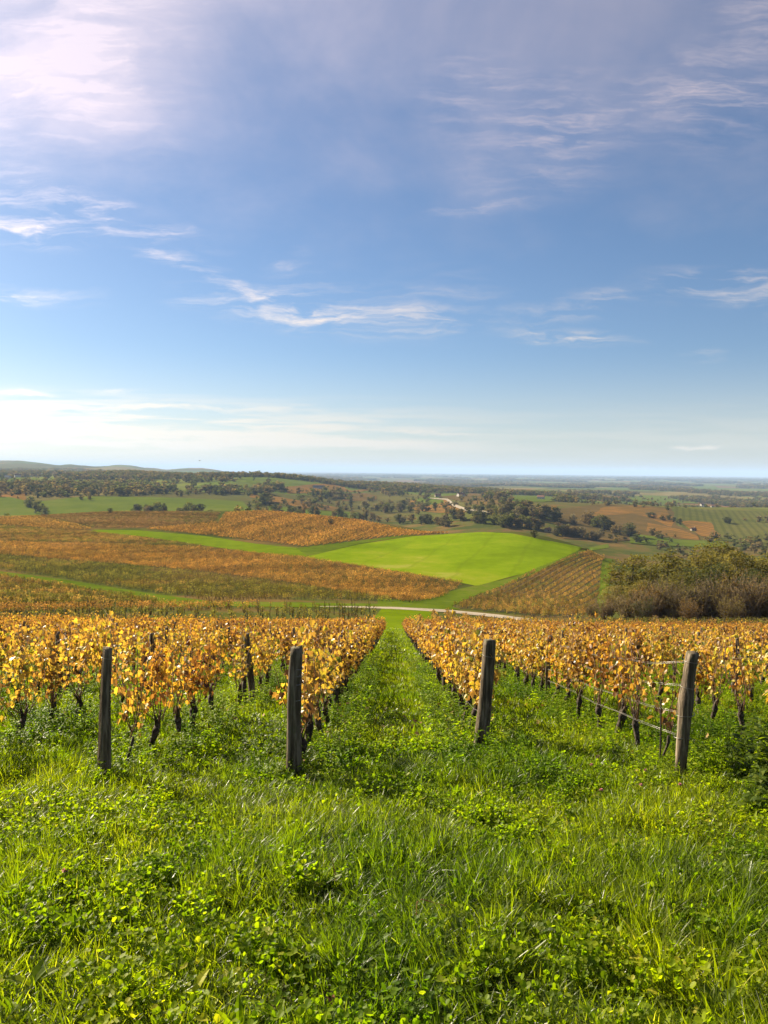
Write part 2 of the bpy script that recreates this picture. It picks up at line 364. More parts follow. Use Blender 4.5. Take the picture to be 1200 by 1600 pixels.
# ------------------------------------------------------------------ materials
def new_mat(name):
    m = bpy.data.materials.new(name); m.use_nodes = True; m.node_tree.nodes.clear(); return m
class NT:
    def __init__(s, m): s.t = m.node_tree
    def n(s, ty, **k):
        q = s.t.nodes.new(ty)
        for a, b in k.items(): setattr(q, a, b)
        return q
    def put(s, sock, v):
        if isinstance(v, (int, float)): sock.default_value = v
        elif isinstance(v, tuple): sock.default_value = v if len(v) != 3 or sock.type == 'VECTOR' else v + (1.0,)
        else: s.t.links.new(v, sock)
    def math(s, op, a, b=0.0, clamp=False):
        q = s.n('ShaderNodeMath', operation=op); q.use_clamp = clamp; s.put(q.inputs[0], a); s.put(q.inputs[1], b); return q.outputs[0]
    def mix(s, f, a, b, mode='MIX'):
        q = s.n('ShaderNodeMix', data_type='RGBA', blend_type=mode); s.put(q.inputs[0], f); s.put(q.inputs[6], a); s.put(q.inputs[7], b); return q.outputs[2]
    def ramp(s, f, stops, interp='LINEAR'):
        q = s.n('ShaderNodeValToRGB'); s.put(q.inputs[0], f); e = q.color_ramp.elements; q.color_ramp.interpolation = interp
        while len(e) < len(stops): e.new(0.5)
        for el, (p, c) in zip(e, stops): el.position = p; el.color = tuple(c) + (1.0,)
        return q.outputs[0]
    def pos(s): return s.n('ShaderNodeNewGeometry').outputs['Position']
    def noise(s, scale, detail=4, rough=0.55, vec=None, dist=0.0, sc=(1, 1, 1), rot=(0, 0, 0)):
        m = s.n('ShaderNodeMapping'); s.put(m.inputs[0], vec if vec is not None else s.pos()); m.inputs[2].default_value = rot; m.inputs[3].default_value = sc
        q = s.n('ShaderNodeTexNoise'); s.put(q.inputs['Vector'], m.outputs[0]); q.inputs['Scale'].default_value = scale
        q.inputs['Detail'].default_value = detail; q.inputs['Roughness'].default_value = rough; q.inputs['Distortion'].default_value = dist
        return q.outputs[0]
    def rng(s, v, a, b, c=0.0, d=1.0):
        q = s.n('ShaderNodeMapRange', interpolation_type='SMOOTHSTEP'); s.put(q.inputs[0], v)
        for i, k in enumerate((a, b, c, d)): q.inputs[i + 1].default_value = k
        return q.outputs[0]
    def attr(s, name, ty='GEOMETRY'):
        q = s.n('ShaderNodeAttribute', attribute_type=ty); q.attribute_name = name; return q
    def out(s, sh): o = s.n('ShaderNodeOutputMaterial'); s.t.links.new(sh, o.inputs[0])
    def pbsdf(s, col, rough=0.8, spec=0.3, normal=None):
        q = s.n('ShaderNodeBsdfPrincipled'); s.put(q.inputs['Base Color'], col); s.put(q.inputs['Roughness'], rough); q.inputs['Specular IOR Level'].default_value = spec
        if normal is not None: s.put(q.inputs['Normal'], normal)
        return q.outputs[0]
    def bump(s, h, strength=0.5, dist=0.02):
        q = s.n('ShaderNodeBump'); s.put(q.inputs['Height'], h); q.inputs['Strength'].default_value = strength; q.inputs['Distance'].default_value = dist; return q.outputs[0]
def ground_mat(name, stops, scale=0.5, rough=0.95, rows=None, edge=(-0.3, 0.8), big=None, bumpd=0.05, spec=0.1):
    """earth/grass sheet: noise-mottled colour; rows = (angle, spacing, dark colour)"""
    m = new_mat(name); t = NT(m)
    n1 = t.noise(scale, 6, 0.6); n2 = t.noise(scale * 0.13, 4, 0.5)
    v = t.math('ADD', t.math('ADD', t.math('MULTIPLY', n1, 0.45), t.math('MULTIPLY', n2, 0.35)), t.math('MULTIPLY', t.noise(scale * 7, 5, 0.7), 0.2))
    col = t.ramp(t.rng(v, 0.32, 0.68), stops)
    if rows:
        ang, sp, dark, amt = rows
        mp = t.n('ShaderNodeMapping'); t.put(mp.inputs[0], t.pos()); mp.inputs[2].default_value = (0, 0, -ang)
        sx = t.n('ShaderNodeSeparateXYZ'); t.put(sx.inputs[0], mp.outputs[0])
        w = t.math('SINE', t.math('ADD', t.math('MULTIPLY', sx.outputs[1], 2 * math.pi / sp), t.math('MULTIPLY', n1, 2.0)))
        col = t.mix(t.math('MULTIPLY', t.rng(w, *edge), amt), col, dark)
    t.out(t.pbsdf(col, rough, 0.0, t.bump(n1, 0.6, bumpd)))
    return m
M = {}
M['turf'] = ground_mat('turf', [(0, (0.020, 0.030, 0.008)), (0.5, (0.045, 0.070, 0.014)), (1, (0.075, 0.080, 0.025))], 3.0)

# land: vineyard turf near, patchwork of meadow, stubble and wood floor far out
m = new_mat('land'); t = NT(m); M['land'] = m
p = t.pos(); sx = t.n('ShaderNodeSeparateXYZ'); t.put(sx.inputs[0], p)
near = t.ramp(t.rng(t.noise(2.6, 6, 0.6), 0.3, 0.7), [(0, (0.018, 0.026, 0.007)), (0.55, (0.045, 0.068, 0.014)), (1, (0.085, 0.080, 0.030))])
mid = t.ramp(t.rng(t.noise(0.022, 8, 0.68), 0.36, 0.64), [(0, (0.040, 0.050, 0.012)), (0.45, (0.066, 0.068, 0.016)), (0.75, (0.088, 0.062, 0.022)), (1, (0.115, 0.076, 0.026))])
vo = t.n('ShaderNodeTexVoronoi'); mp = t.n('ShaderNodeMapping'); t.put(mp.inputs[0], p); mp.inputs[2].default_value = (0, 0, 0.5); mp.inputs[3].default_value = (0.0026, 0.0016, 0)
t.put(vo.inputs['Vector'], mp.outputs[0]); vo.inputs['Scale'].default_value = 1.0
sv = t.n('ShaderNodeSeparateXYZ'); t.put(sv.inputs[0], vo.outputs['Color'])
patch = t.ramp(sv.outputs[0], [(0, (0.075, 0.100, 0.018)), (0.22, (0.105, 0.120, 0.022)), (0.40, (0.140, 0.080, 0.028)), (0.55, (0.066, 0.066, 0.020)), (0.70, (0.150, 0.120, 0.042)), (0.85, (0.085, 0.078, 0.022))], 'CONSTANT')
patch = t.mix(t.rng(t.noise(0.010, 7, 0.65), 0.40, 0.62, 0, 0.45), patch, (0.045, 0.042, 0.016))
col = t.mix(t.rng(sx.outputs[1], 70, 110), near, mid)
col = t.mix(t.rng(sx.outputs[1], 800, 1500), col, patch)
t.out(t.pbsdf(col, 1.0, 0.0))

# ------------------------------------------------------------------ the land itself: one sheet to the horizon
ys = np.concatenate([np.linspace(-60, -4, 16), np.arange(-3.5, 90, 0.5), 90 * 1.019 ** np.arange(0, 345)])
ns = 321; ss = np.linspace(-1, 1, ns); ss = 0.6 * ss + 0.4 * ss ** 3
Yg = np.repeat(ys[:, None], ns, 1); Xg = ss[None, :] * 1.15 * np.maximum(Yg, 45)
V = np.stack([Xg, Yg, ground(Xg, Yg)], 2).reshape(-1, 3)
a, b = np.meshgrid(np.arange(len(ys) - 1), np.arange(ns - 1), indexing='ij'); a = a.ravel(); b = b.ravel()
Q = np.stack([a * ns + b, a * ns + b + 1, (a + 1) * ns + b + 1, (a + 1) * ns + b], 1)
o = lnk(bpy.data.objects.new('terrain', npmesh('terrain', V, [Q], [M['land']], smooth=True)))
tag(o, 'rolling autumn hills and plain running to the horizon', None, None, 'structure')

# ------------------------------------------------------------------ fields, meadows, tracks draped on the land
def resample(P, n):
    P = np.asarray(P, float); s = np.concatenate([[0], np.cumsum(np.linalg.norm(np.diff(P, axis=0), axis=1))])
    q = np.linspace(0, s[-1], n); return np.stack([np.interp(q, s, P[:, 0]), np.interp(q, s, P[:, 1])], 1)
def drape(name, top, bot, mat, label, nx=60, ny=14, dmin=60.0, dmax=50000.0, off=None, wob=0.0):
    A = np.array([at(x, y, dmin, dmax) for x, y in resample(top, nx)])
    B = np.array([at(x, y, dmin, dmax) for x, y in resample(bot, nx)])
    s = np.linspace(0, 1, ny)[:, None, None]
    P = B[None] * (1 - s) + A[None] * s
    X, Y = P[..., 0], P[..., 1]
    if wob:
        X = X + wob * Y * (vnoise(X, Y, 0.03 * Y.mean()) - .5); Y = Y + wob * 3 * Y * (vnoise(X + 999, Y, 0.05 * Y.mean()) - .5)
    o_ = off if off is not None else 0.03 + 0.00035 * Y
    V = np.stack([X, Y, ground(X, Y) + o_], 2).reshape(-1, 3)
    a, b = np.meshgrid(np.arange(ny - 1), np.arange(nx - 1), indexing='ij'); a = a.ravel(); b = b.ravel()
    Q = np.stack([a * nx + b, a * nx + b + 1, (a + 1) * nx + b + 1, (a + 1) * nx + b], 1)
    o = lnk(bpy.data.objects.new(name, npmesh(name, V, [Q], [mat], smooth=True)))
    return tag(o, label, None, None, 'structure')
M['crop'] = ground_mat('young_crop', [(0, (0.075, 0.115, 0.002)), (0.5, (0.108, 0.160, 0.003)), (0.8, (0.140, 0.172, 0.008)), (1, (0.19, 0.19, 0.035))], 0.045, bumpd=0.1, rows=(1.32, 21.0, (0.070, 0.092, 0.006), 0.22), edge=(0.955, 0.995))
M['strip'] = ground_mat('strip_grass', [(0, (0.060, 0.092, 0.003)), (1, (0.105, 0.145, 0.006))], 0.15)
M['verge'] = ground_mat('verge_grass', [(0, (0.045, 0.068, 0.006)), (0.6, (0.072, 0.100, 0.008)), (1, (0.095, 0.095, 0.02))], 0.2)
M['meadow'] = ground_mat('meadow', [(0, (0.050, 0.070, 0.009)), (0.6, (0.074, 0.096, 0.012)), (1, (0.098, 0.104, 0.020))], 0.02)
M['gravel'] = ground_mat('gravel', [(0, (0.17, 0.14, 0.10)), (0.5, (0.26, 0.22, 0.165)), (1, (0.34, 0.30, 0.23))], 1.5)
M['far_orange'] = ground_mat('far_vineyard_orange', [(0, (0.078, 0.056, 0.018)), (0.5, (0.140, 0.076, 0.020)), (1, (0.22, 0.105, 0.023))], 0.035, rows=(0.9, 7.0, (0.065, 0.050, 0.02), 0.30))
M['far_brown'] = ground_mat('far_vineyard_brown', [(0, (0.058, 0.044, 0.016)), (0.5, (0.092, 0.061, 0.021)), (1, (0.135, 0.080, 0.026))], 0.035, rows=(0.3, 9.0, (0.04, 0.04, 0.016), 0.5))
M['far_green'] = ground_mat('far_vineyard_green', [(0, (0.050, 0.058, 0.014)), (0.5, (0.072, 0.076, 0.018)), (1, (0.098, 0.088, 0.026))], 0.035, rows=(1.2, 9.0, (0.036, 0.042, 0.012), 0.45))

drape('crop_field', [(478, 870.5), (560, 851), (640, 839), (720, 830), (800, 834), (912, 856)],
      [(478, 871.5), (560, 884), (640, 896), (690, 905), (745, 916), (830, 893), (912, 857)], M['crop'],
      'bright green crop field on the low rise in mid distance', 90, 40, dmax=436)
drape('grass_strip', [(148, 828), (215, 829), (320, 838), (400, 850), (470, 857)], [(140, 832), (215, 838), (320, 853), (400, 864), (482, 871)], M['strip'],
      'bright green grass strip between the brown vineyards', 60, 10)
drape('grass_strip', [(462, 857), (560, 845), (640, 836), (712, 827)], [(482, 869.5), (560, 850), (640, 838), (716, 829)], M['verge'],
      'darker green headland strip along the far edge of the crop field', 60, 8, dmax=445)
drape('grass_path', [(-40, 888), (100, 906), (230, 927), (330, 940), (600, 944), (700, 945)], [(-40, 893), (100, 914), (215, 934), (270, 947), (600, 951), (720, 953)], M['verge'],
      'grassy path slanting down through the left vineyards to the track', 90, 8)
drape('grass_verge', [(590, 936), (650, 938), (720, 920), (745, 915), (800, 903), (915, 857), (950, 850)], [(590, 951), (650, 951), (700, 950), (745, 930), (805, 909), (918, 862), (952, 856)], M['verge'],
      'green verge running up between crop field and right vineyard', 80, 8)
drape('grass_verge', [(598, 950), (640, 951), (690, 954)], [(560, 985), (618, 988), (650, 986)], M['strip'], 'green gap between the vine blocks above the track', 30, 14)
drape('grass_verge', [(944, 874), (952, 873), (962, 875)], [(930, 956), (936, 957), (942, 958)], M['verge'], 'green strip beside the thicket', 20, 20)
# gravel track crossing in front
drape('gravel_track', [(500, 948.0), (530, 947.9), (560, 948.0), (620, 949.3), (700, 953.2), (780, 961), (870, 973.5)],
      [(500, 948.7), (530, 949.2), (560, 950.5), (620, 952.6), (700, 957.5), (780, 966), (870, 978.5)], M['gravel'], 'pale gravel track crossing below the near vines', 80, 6, off=0.10)
# ---- far fields, D > 800
FAR = [
 ('meadow', 'green meadow slope below the dark woods at left', [(60, 784), (130, 776), (230, 777), (330, 780), (380, 784)], [(40, 812), (130, 806), (330, 806), (430, 815)], 'meadow'),
 ('meadow', 'green meadow at the left edge below the orange bank', [(-40, 775), (20, 776), (45, 783)], [(-40, 812), (20, 812), (70, 806)], 'meadow'),
 ('far_vineyard', 'small orange bank at the left edge', [(-40, 763), (10, 764), (40, 768)], [(-40, 776), (20, 777), (44, 782)], 'far_orange'),
 ('meadow', 'thin green meadow among the left woods', [(105, 750), (160, 750), (200, 751)], [(105, 755), (160, 756), (205, 757)], 'meadow'),
 ('meadow', 'long green hilltop meadow on the left skyline', [(180, 739), (260, 737), (330, 739), (380, 743)], [(190, 742), (270, 742), (320, 747), (385, 749)], 'meadow'),
 ('meadow', 'pale green meadow at far left', [(-30, 746), (20, 745), (60, 748)], [(-30, 753), (20, 753), (62, 752)], 'meadow'),
 ('meadow', 'green hilltop meadow left of the plain', [(385, 745), (420, 743), (470, 748), (500, 754)], [(385, 754), (430, 757), (470, 758), (505, 758)], 'meadow'),
 ('far_vineyard', 'ochre vineyard slope under the hilltop meadow', [(440, 762), (500, 756), (560, 756), (610, 760)], [(450, 772), (510, 769), (560, 768), (640, 765)], 'far_orange'),
 ('far_vineyard', 'orange vineyard band running down from the left woods', [(395, 772), (440, 777), (500, 788), (540, 796)], [(390, 777), (430, 786), (490, 796), (530, 800)], 'far_orange'),
 ('meadow', 'green meadow in the valley behind the orange vines', [(420, 790), (480, 797), (560, 801)], [(400, 803), (480, 808), (560, 810)], 'meadow'),
 ('far_vineyard', 'brown vineyard patch on the middle slope', [(535, 773), (570, 770), (590, 775)], [(535, 783), (570, 783), (588, 782)], 'far_brown'),
 ('far_vineyard', 'striped vineyard slope beside the pale road', [(640, 783), (670, 779), (700, 780), (715, 790)], [(640, 796), (670, 800), (710, 803), (730, 800)], 'far_orange'),
 ('meadow', 'green field by the pale road', [(655, 778), (680, 776), (690, 779)], [(645, 788), (670, 790), (694, 786)], 'meadow'),
 ('far_vineyard', 'olive vineyard slope below the pale road', [(650, 800), (700, 803), (760, 801)], [(650, 815), (700, 815), (770, 812)], 'far_green'),
 ('far_vineyard', 'brown vineyard beyond the bend of the pale road', [(690, 776), (740, 771), (800, 776)], [(715, 783), (750, 790), (810, 785)], 'far_brown'),
 ('far_vineyard', 'rust vineyard shoulder left of the right hill', [(812, 797), (840, 790), (870, 791)], [(812, 811), (840, 809), (872, 800)], 'far_orange'),
 ('far_vineyard', 'wide rust brown vineyard slope of the right hill', [(868, 796), (930, 790), (1000, 790), (1062, 796)], [(880, 842), (950, 846), (1020, 846), (1100, 850)], 'far_brown'),
 ('far_vineyard', 'brown vineyard top of the right hill', [(872, 797), (930, 789), (1000, 789)], [(880, 819), (930, 818), (990, 800)], 'far_brown'),
 ('far_vineyard', 'bright orange vineyard on the crown of the right hill', [(945, 793), (1000, 790), (1040, 795), (1055, 815)], [(925, 808), (990, 803), (1010, 808), (1050, 825)], 'far_orange'),
 ('far_vineyard', 'orange vineyard at the foot of the right hill', [(1012, 818), (1060, 827), (1090, 838)], [(1012, 832), (1060, 842), (1094, 845)], 'far_orange'),
 ('far_vineyard', 'olive green vineyard on the right flank of the hill', [(1050, 793), (1120, 797), (1230, 801)], [(1058, 822), (1110, 842), (1230, 860)], 'far_green'),
 ('far_vineyard', 'narrow orange vine strip down the right hill', [(1062, 815), (1085, 815), (1112, 818)], [(1100, 840), (1115, 840), (1126, 840)], 'far_orange'),
 ('meadow', 'green meadow at the foot of the right hill', [(985, 835), (1060, 844), (1130, 846)], [(985, 850), (1060, 856), (1140, 856)], 'meadow'),
 ('meadow', 'pale green meadow beyond the right hill', [(980, 776), (1010, 774), (1060, 776), (1090, 780)], [(980, 781), (1010, 785), (1060, 787), (1090, 787)], 'meadow'),
 ('meadow', 'green meadow left of the right hill on the plain', [(800, 777), (850, 774), (880, 775)], [(800, 784), (850, 785), (880, 782)], 'meadow'),
 ('meadow', 'green meadow at the right edge of the plain', [(1120, 782), (1160, 779), (1230, 783)], [(1120, 789), (1160, 790), (1230, 793)], 'meadow'),
 ('meadow', 'small green clearing far out on the right plain', [(1070, 760), (1100, 758), (1120, 760)], [(1070, 766), (1100, 767), (1120, 766)], 'meadow'),
]
for k_, (nm, lab, tp, bt, mt) in enumerate(FAR):
    drape(nm, tp, bt, M[mt], lab, 40, 16, dmin=720, dmax=1235 if 'right hill' in lab and 'plain' not in lab and 'beyond' not in lab or 'olive vines' in lab or 'rust' in lab else 20000, wob=0.004, off=.35 + .02 * k_)
drape('far_road', [(672, 778.5), (700, 780), (712, 789), (730, 796), (765, 801)], [(672, 779.6), (697, 782), (707, 791.5), (726, 799), (765, 803)], M['gravel'],
      'pale road curving down the middle distance slope', 40, 4, dmin=720, off=1.2)

# ------------------------------------------------------------------ leaf materials
def leaf_mat(name, stops, trans=0.45, rough=0.5, spec=0.35, tint=None, objrand=0.0, tcol=(1.25, 1.15, 0.6)):
    """leaf with light passing through; tint: 'INSTANCER' attribute or 'OBJECT' colour multiplies"""
    m = new_mat(name); t = NT(m)
    v = t.attr('rnd').outputs['Fac']
    if objrand:
        r = t.n('ShaderNodeObjectInfo').outputs['Random']
        v = t.math('ADD', v, t.math('MULTIPLY', t.math('SUBTRACT', r, 0.5), objrand), True)
    col = t.ramp(v, stops)
    if tint == 'INSTANCER': col = t.mix(1.0, col, t.attr('tint', 'INSTANCER').outputs['Vector'], 'MULTIPLY')
    elif tint == 'OBJECT': col = t.mix(1.0, col, t.n('ShaderNodeObjectInfo').outputs['Color'], 'MULTIPLY')
    sh = t.pbsdf(col, rough, spec)
    tr = t.n('ShaderNodeBsdfTranslucent'); t.put(tr.inputs[0], t.mix(1.0, col, tcol, 'MULTIPLY'))
    mx = t.n('ShaderNodeMixShader'); mx.inputs[0].default_value = trans
    t.t.links.new(sh, mx.inputs[1]); t.t.links.new(tr.outputs[0], mx.inputs[2])
    t.out(mx.outputs[0]); return m
def plain_mat(name, stops, scale=8, rough=0.85, sc=(1, 1, 1), bumpd=0.01, spec=0.25, objvec=False):
    m = new_mat(name); t = NT(m)
    vec = t.n('ShaderNodeTexCoord').outputs['Object'] if objvec else None
    n = t.noise(scale, 7, 0.62, sc=sc, vec=vec)
    t.out(t.pbsdf(t.ramp(t.rng(n, 0.28, 0.72), stops), rough, spec, t.bump(n, 0.8, bumpd))); return m
M['bark'] = plain_mat('bark', [(0, (0.020, 0.015, 0.011)), (0.6, (0.055, 0.042, 0.030)), (1, (0.11, 0.095, 0.075))], 14, objvec=True)
M['twig'] = plain_mat('twig', [(0, (0.075, 0.052, 0.026)), (1, (0.19, 0.138, 0.070))], 5)

# ------------------------------------------------------------------ trees and woods
QUADV = np.array([(-.5, 0, 0), (0, .25, .06), (.5, 0, 0), (0, -.28, .05)]) * 1.15
QUADF = [(0, 3, 2, 1)]
def lump_crown(seed, n, leaf, lumps=14, flat=0.62, r=0.36, base=0.30, h=1.0):
    """points over a lumpy crown of unit height, with gaps"""
    g = np.random.default_rng(seed)
    C = []
    for i in range(lumps):
        th = g.uniform(0, 2 * np.pi); rr = r * math.sqrt(g.uniform(0, 1)) * 0.75; zz = g.uniform(base + 0.08, h - 0.14)
        k = 1 - 0.55 * abs((zz - (base + h) / 2) / ((h - base) / 2)) ** 1.6
        C.append((rr * math.cos(th) * k, rr * math.sin(th) * k, zz, g.uniform(0.09, 0.17) * (0.6 + 0.6 * k)))
    C = np.array(C); pick = g.integers(0, lumps, n)
    d = g.normal(size=(n, 3)); d /= np.linalg.norm(d, axis=1)[:, None]
    rad = C[pick, 3] * (0.55 + 0.5 * g.random(n) ** 0.6)
    P = C[pick, :3] + d * rad[:, None] * np.array([1, 1, flat + 0.2])
    R = rotm(g.uniform(0, 6.28, n), g.uniform(-0.9, 0.9, n), g.uniform(-0.9, 0.9, n))
    S = leaf * g.uniform(0.6, 1.4, n)
    rnd = np.clip(0.5 + 0.25 * (g.random(lumps)[pick] - 0.5) + g.normal(0, 0.16, n), 0, 1)
    return C, P, S, R, rnd
def branchy(mb, g, p0, p1, r0_, r1, bend=0.06, k=5, seg=5, m=0):
    p0 = np.array(p0, float); p1 = np.array(p1, float); s = np.linspace(0, 1, seg)[:, None]; L = np.linalg.norm(p1 - p0)
    P = p0 * (1 - s) + p1 * s + np.sin(s * np.pi) * g.normal(0, bend * L, 3)
    mb.tube(P, np.linspace(r0_, r1, seg), k, m=m); return P
def tree_meshes(name, seed, n, leaf, crown_mat, lumps=14, r=0.36, base=0.28, trunk_r=0.022, flat=0.62, trunk_mat=None):
    g = np.random.default_rng(seed + 77)
    C, P, S, R, rnd = lump_crown(seed, n, leaf, lumps, flat, r, base)
    tk = MB(); top = C[np.argmax(C[:, 2]), :3] * np.array([.5, .5, .92])
    tp = branchy(tk, g, (0, 0, -0.04), top, trunk_r, trunk_r * 0.25, 0.03, 6, 7)
    for c in C:
        b = tp[1 + g.integers(0, 3)] * 0.9
        if b[2] < c[2] + .05: branchy(tk, g, b, c[:3], trunk_r * 0.45, trunk_r * 0.10, 0.06, 4, 4)
    cr = MB(); add_stamps(cr, QUADV, QUADF, P, S, R, rnd)
    return tk.mesh(name + '_trunk', [trunk_mat or M['bark']], True), cr.mesh(name + '_crown', [crown_mat])
def join_proto(name, trunk, crown, cm):
    """trunk + crown in one mesh, for masses of far trees"""
    mb = MB()
    for me, mi in ((trunk, 0), (crown, 1)):
        co = np.zeros(len(me.vertices) * 3); me.vertices.foreach_get('co', co)
        q = [p.vertices[:] for p in me.polygons]
        a = np.zeros(len(me.polygons), np.float32); me.attributes['rnd'].data.foreach_get('value', a)
        q4 = np.array([len(x) == 4 for x in q])
        mb.add(co.reshape(-1, 3), [x for x in q if len(x) == 4], (), a[q4], mi)
        if (~q4).any(): mb.add(co.reshape(-1, 3), (), [x for x in q if len(x) == 3], a[~q4], mi)
    return proto(name, mb.mesh(name, [trunk.materials[0], cm]))
LEAFG = [(0, (0.45, 0.45, 0.45)), (0.5, (1, 1, 1)), (1, (1.7, 1.6, 1.3))]
M['crown'] = leaf_mat('crown_leaves', LEAFG, 0.45, 0.8, 0.04, 'OBJECT', tcol=(1.2, 1.15, 0.8))
M['crown_i'] = leaf_mat('wood_leaves', LEAFG, 0.42, 0.9, 0.0, 'INSTANCER', tcol=(1.1, 1.1, 0.8))
near_trees = [tree_meshes('broad_tree', 100 + i, 5200, 0.030, M['crown'], 26, 0.40, 0.16, 0.02) for i in range(4)]
mid_trees = [tree_meshes('valley_tree', 200 + i, 620, 0.085, M['crown'], 12, 0.40, 0.10, 0.03) for i in range(5)]
far_protos = []
for i in range(5):
    a_, b_ = tree_meshes('wood_tree', 300 + i, 130, 0.17, M['crown_i'], 8, 0.44, 0.06, 0.03)
    far_protos.append(join_proto('wood_tree_%d' % i, a_, b_, M['crown_i']))
# conifer
def conifer(seed):
    g = np.random.default_rng(seed); n = 900; z = g.random(n) ** 0.8 * 0.9 + 0.08; th = g.uniform(0, 6.28, n)
    lay = 0.75 + 0.25 * np.sin(z * 60); rr = (1.02 - z) * 0.24 * lay * g.uniform(0.5, 1.05, n)
    cr = MB(); add_stamps(cr, QUADV, QUADF, np.stack([rr * np.cos(th), rr * np.sin(th), z - rr * .25], 1), 0.06 * g.uniform(.6, 1.3, n), rotm(th - 1.57, g.uniform(-.6, .1, n), g.normal(0, .4, n)), np.clip(g.normal(.5, .2, n), 0, 1))
    tk = MB(); tk.tube([(0, 0, -.04), (0, 0, .5), (0, 0, .98)], [.022, .014, .003], 6)
    return tk.mesh('conifer_trunk', [M['bark']], True), cr.mesh('conifer_crown', [M['crown']])
conif = conifer(5)
# bare shrub: a sheaf of ascending twigs with a few dry leaves
def shrub(seed, n=90, leaves=1700):
    g = np.random.default_rng(seed); st = MB(); tips = []
    for i in range(n):
        th = g.uniform(0, 6.28); b = 0.16 * math.sqrt(g.random()); sp = g.uniform(0.05, 0.42); h = g.uniform(0.55, 1.0) * (1 - 0.35 * sp)
        p0 = np.array([b * math.cos(th), b * math.sin(th), -0.03]); p1 = np.array([math.cos(th) * (b + sp), math.sin(th) * (b + sp), h])
        P = branchy(st, g, p0, p1, 0.0115, 0.0032, 0.05, 3, 5)
        for q in range(6):
            k = g.integers(1, 5); e = P[k] + np.array([g.normal(0, .09), g.normal(0, .09), g.uniform(.06, .22)])
            branchy(st, g, P[k], e, 0.0052, 0.0018, 0.05, 3, 3); tips.append((P[k], e))
    tips = np.array(tips); k = g.integers(0, len(tips), leaves); s = g.random(leaves)[:, None]
    P = tips[k, 0] * (1 - s) + tips[k, 1] * s + g.normal(0, .015, (leaves, 3))
    cr = MB(); add_stamps(cr, QUADV, QUADF, P, 0.036 * g.uniform(.5, 1.3, leaves), rotm(g.uniform(0, 6.28, leaves), g.uniform(-1, 1, leaves), g.uniform(-1, 1, leaves)), np.clip(g.normal(.5, .2, leaves), 0, 1))
    return st.mesh('shrub_stems', [M['twig']], True), cr.mesh('shrub_leaves', [M['crown']])
shrubs = [shrub(41), shrub(42, 80, 2600), shrub(43, 100, 1100)]
def put_tree(name, meshes, X, Y, h, wide, tint, label, cat, group, rz, parts=('trunk', 'crown'), sink=0.0):
    e = empty(name, (X, Y, float(ground(X, Y)) - sink), rz); e.scale = (h * wide, h * wide, h)
    for nm, me in zip(parts, meshes):
        o = lnk(bpy.data.objects.new(nm, me), e); o.color = tuple(np.array(tint) * 1.6) + (1.0,)
        if nm in ('crown', 'leaves'): o['kind'] = 'stuff'
    return tag(e, label, cat, group)
g = np.random.default_rng(8)
# the thicket at right: (photo x, distance, height, width, kind, tint, label)
OL = (0.090, 0.083, 0.020); YG = (0.108, 0.094, 0.023); DG = (0.046, 0.052, 0.016); RB = (0.13, 0.080, 0.024); GB = (0.12, 0.098, 0.028)
TH = [
 (985, 152, 13.5, 1.1, 0, OL, 'tall olive green tree at the left end of the thicket'),
 (1045, 158, 14.5, 1.15, 1, OL, 'olive tree second from the left in the back of the thicket'),
 (1105, 148, 11.5, 1.2, 2, DG, 'dark green round tree in the middle of the thicket'),
 (1092, 166, 15.5, 1.15, 3, YG, 'yellow green tree rising behind the dark round tree'),
 (1158, 154, 13.6, 1.15, 0, YG, 'broad yellow green tree near the right edge in the thicket'),
 (1212, 150, 13.5, 1.15, 2, OL, 'olive tree cut by the right edge of the picture'),
 (1188, 142, 9.5, 1.2, 1, DG, 'dark green tree low at the right end of the thicket'),
 (1014, 140, 8.5, 1.3, 3, YG, 'low yellowish tree in front of the tall left olive tree'),
 (1130, 190, 16.5, 1.2, 1, OL, 'hindmost olive tree of the thicket towards the right'),
 (1058, 144, 9.5, 1.3, 2, OL, 'mid height olive tree behind the brown shrubs'),
 (958, 150, 7.0, 1.3, 0, (0.13, 0.11, 0.035), 'small straw coloured bush at the left foot of the thicket')]
for i, (px, D, h, wd, k, tint, lab) in enumerate(TH):
    put_tree('broad_tree', near_trees[k], (px - 600) / F * D, D, h, wd, tint, lab, 'tree', 'trees of the thicket at right', g.uniform(0, 6.28))
SH = [(930, 150, 3.2, 1, GB, 'lowest brown shrub at the left tip of the thicket'), (952, 142, 4.2, 2, RB, 'reddish brown shrub just right of the thicket tip'),
 (985, 138, 5.4, 0, GB, 'grey brown twiggy shrub in front of the left olive trees'), (1012, 134, 6.6, 1, RB, 'rusty leafed shrub in the thicket front, fourth from left'),
 (1040, 136, 7.8, 2, GB, 'tall bare grey shrub in the thicket front, fifth from left'), (1068, 132, 6.0, 0, GB, 'bare brown shrub below the dark round tree'),
 (1092, 134, 6.2, 1, DG, 'dark leafy shrub under the dark round tree'), (1118, 132, 8.0, 2, GB, 'tall pale twiggy shrub right of the dark round tree'),
 (1143, 130, 6.2, 0, GB, 'bare grey shrub third from the right edge'), (1170, 128, 8.2, 2, RB, 'brownish bare shrub second from the right edge'),
 (1198, 128, 7.0, 0, GB, 'bare shrub touching the right edge of the picture'), (1085, 124, 4.0, 1, RB, 'low rusty shrub in the very front of the thicket'), (1150, 122, 4.5, 1, GB, 'low tangled shrub in front near the right edge'),
 (1010, 128, 4.5, 1, DG, 'low dark shrub in front at the thicket left half'), (1225, 126, 6.0, 1, RB, 'rusty shrub mostly outside the right edge')]
for i, (px, D, h, k, tint, lab) in enumerate(SH):
    put_tree('shrub', shrubs[k], (px - 600) / F * D, D, h, 1.0, tint, lab, 'shrub', 'brown shrubs in front of the thicket', g.uniform(0, 6.28), ('stems', 'leaves'))
